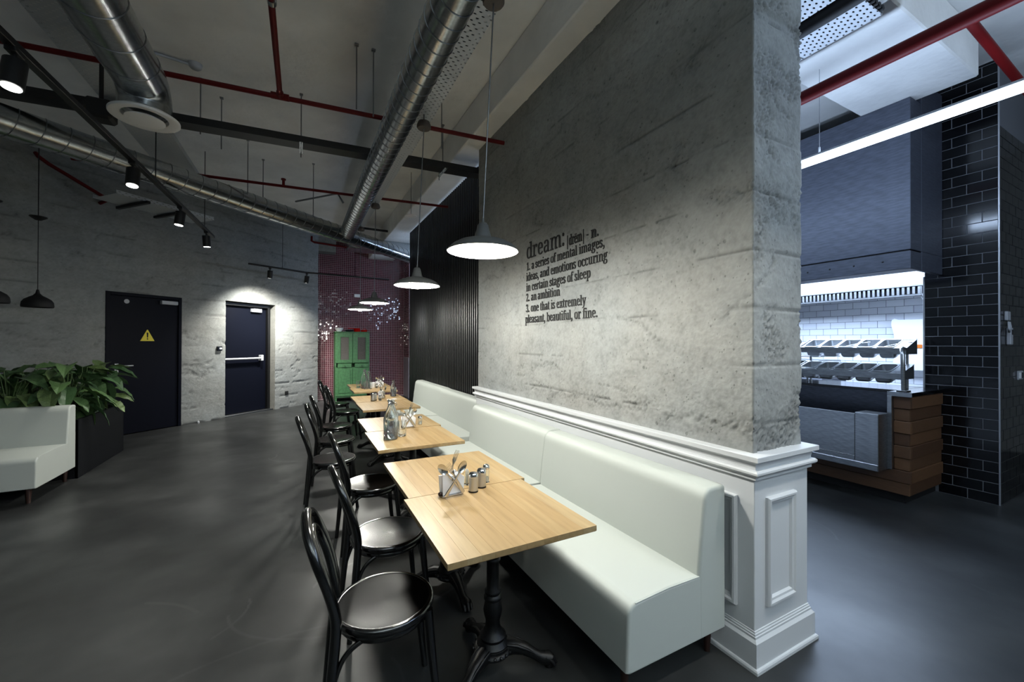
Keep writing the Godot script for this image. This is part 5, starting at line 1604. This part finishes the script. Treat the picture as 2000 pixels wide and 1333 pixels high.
func tabletop() -> void:
	sp_m = spoon_mesh()
	fk_m = fork_mesh()
	var y := 0.7402
	cutlery(V3(0.735, y, -2.085), 0.10, "front pair of tables")
	shaker(V3(0.858, y, -2.075), "steel salt shaker, nearer of two on the front tables", 1.15)
	shaker(V3(0.925, y, -2.118), "steel pepper shaker, further of two on the front tables", 1.15)
	var tp := thing("toothpick_holder", "glass holder full of pale toothpicks behind the front shakers", "toothpick holder", V3(0.868, y, -2.20))
	part("jar", mb().lathe([Vector2(0, 0), Vector2(0.022, 0), Vector2(0.024, 0.004), Vector2(0.024, 0.062), Vector2(0.022, 0.062), Vector2(0.021, 0.006), Vector2(0, 0.005)], 20), M.glass, tp)
	rng.seed = 8
	for k in 26:
		var a := rng.randf() * TAU
		var r := rng.randf_range(0.003, 0.014)
		part("toothpick", mb().tube([V3(cos(a) * r * 0.6, 0.007, sin(a) * r * 0.6), V3(cos(a) * r, rng.randf_range(0.078, 0.088), sin(a) * r)], 0.0014, 5), M.salt, tp)
	var sg := thing("sugar_pourer", "slim clear glass shaker with chrome ball cap at front tables", "shaker", V3(0.985, y, -2.185))
	part("jar", mb().lathe([Vector2(0, 0), Vector2(0.019, 0), Vector2(0.02, 0.004), Vector2(0.017, 0.075), Vector2(0.015, 0.075), Vector2(0.017, 0.006), Vector2(0, 0.005)], 20), M.glass, sg)
	part("contents", mb().lathe([Vector2(0, 0.0055), Vector2(0.016, 0.0065), Vector2(0.0155, 0.03), Vector2(0, 0.032)], 20), M.salt, sg)
	part("cap", mb().lathe([Vector2(0, 0.073), Vector2(0.018, 0.073), Vector2(0.021, 0.086), Vector2(0.018, 0.098), Vector2(0.008, 0.104), Vector2(0, 0.105)], 20), M.chrome, sg)
	# second pair
	bottle(V3(0.700, y, -3.53), "tall clear glass water bottle on the second pair of tables", 0.335)
	bottle(V3(0.755, y, -3.74), "clear glass bottle standing behind the tall bottle, second pair", 0.30)
	tumbler(V3(0.812, y, -3.60), "clear drinking glass beside the tall water bottle", 0.135, 0.038)
	cutlery(V3(0.945, y, -3.93), 0.10, "second pair of tables")
	shaker_glass(V3(1.085, y, -4.02), "glass salt shaker beside the napkins on second pair", M.salt)
	# third pair
	shaker(V3(0.935, y, -5.95), "steel shaker, left of two on the third pair of tables", 1.3)
	shaker(V3(0.965, y, -5.99), "steel shaker, right of two on the third pair of tables", 1.3)
	cutlery(V3(1.08, y, -6.12), 0.9, "third pair of tables")
	shaker_glass(V3(1.03, y, -5.93), "glass pepper shaker beside steel shakers on third pair", M.pepper)
	bottle(V3(1.29, y, -6.32), "small clear bottle on the further table of third pair", 0.24)
	tumbler(V3(1.33, y, -6.45), "clear drinking glass on the further table of third pair", 0.12, 0.034)
	single("paper_slip", mb().box(Vector3.ZERO, V3(0.14, 0.003, 0.06), 0.001), M.paper, "white paper slip lying flat on the third pair", "paper", V3(1.20, y + 0.0022, -5.98), "", Basis(Vector3.UP, 0.3))
	# farthest pair
	bottle(V3(1.055, y, -7.62), "tall clear bottle on the farthest pair of tables", 0.34)
	bottle(V3(1.14, y, -7.70), "second clear bottle on the farthest pair of tables", 0.30)
	tumbler(V3(0.965, y, -7.72), "left drinking glass on the farthest pair of tables", 0.13, 0.038)
	tumbler(V3(1.06, y, -7.52), "middle drinking glass on the farthest pair of tables", 0.13, 0.038)
	tumbler(V3(1.13, y, -7.50), "right drinking glass on the farthest pair of tables", 0.12, 0.036)
	single("white_cup", mb().lathe([Vector2(0, 0), Vector2(0.035, 0), Vector2(0.042, 0.01), Vector2(0.046, 0.10), Vector2(0.042, 0.10), Vector2(0.036, 0.012), Vector2(0, 0.008)], 24), M.white, "white cup left of the napkins on farthest pair", "cup", V3(1.20, y, -7.66))
	cutlery(V3(1.33, y, -7.72), 0.2, "farthest pair of tables")
	shaker_glass(V3(1.255, y, -7.58), "glass pepper shaker beside white cup on farthest pair", M.pepper)

func small_things() -> void:
	var so := thing("wall_socket", "small black wall socket low on the lit concrete", "socket", wp(1.455, 0.35, 0.0))
	part("plate", mb().box(Vector3.ZERO, V3(0.085, 0.085, 0.03), 0.005, wall_basis()), M.black, so)
	part("insert", mb().box(WN * 0.016, V3(0.05, 0.05, 0.006), 0.003, wall_basis()), M.black_matte, so)
	var rd := thing("card_reader", "small dark access box with pale button left of second door", "access reader", wp(-0.13, 1.43, 0.0))
	part("box", mb().box(Vector3.ZERO, V3(0.10, 0.09, 0.07), 0.006, wall_basis()), M.navy, rd)
	part("button", mb().box(WN * 0.036 + WU * 0.012, V3(0.05, 0.035, 0.008), 0.003, wall_basis()), M.white, rd)
	single("wall_sensor", mb().box(Vector3.ZERO, V3(0.16, 0.09, 0.05), 0.012), M.white, "small white box on the red mosaic between far pendants", "sensor", V3(1.46, 2.87, -12.065))
	single("floor_scrap", mb().box(Vector3.ZERO, V3(0.012, 0.004, 0.016), 0.001), M.paper, "tiny white scrap on the floor by near table foot", "scrap", V3(0.98, 0.0025, -1.56))
	single("floor_stud", mb().lathe([Vector2(0, 0), Vector2(0.02, 0), Vector2(0.02, 0.035), Vector2(0.012, 0.045), Vector2(0, 0.045)], 14), M.gray_plastic, "small pale door stop on floor between the two doors", "door stop", wp(-0.55, 0.0, 0.06))
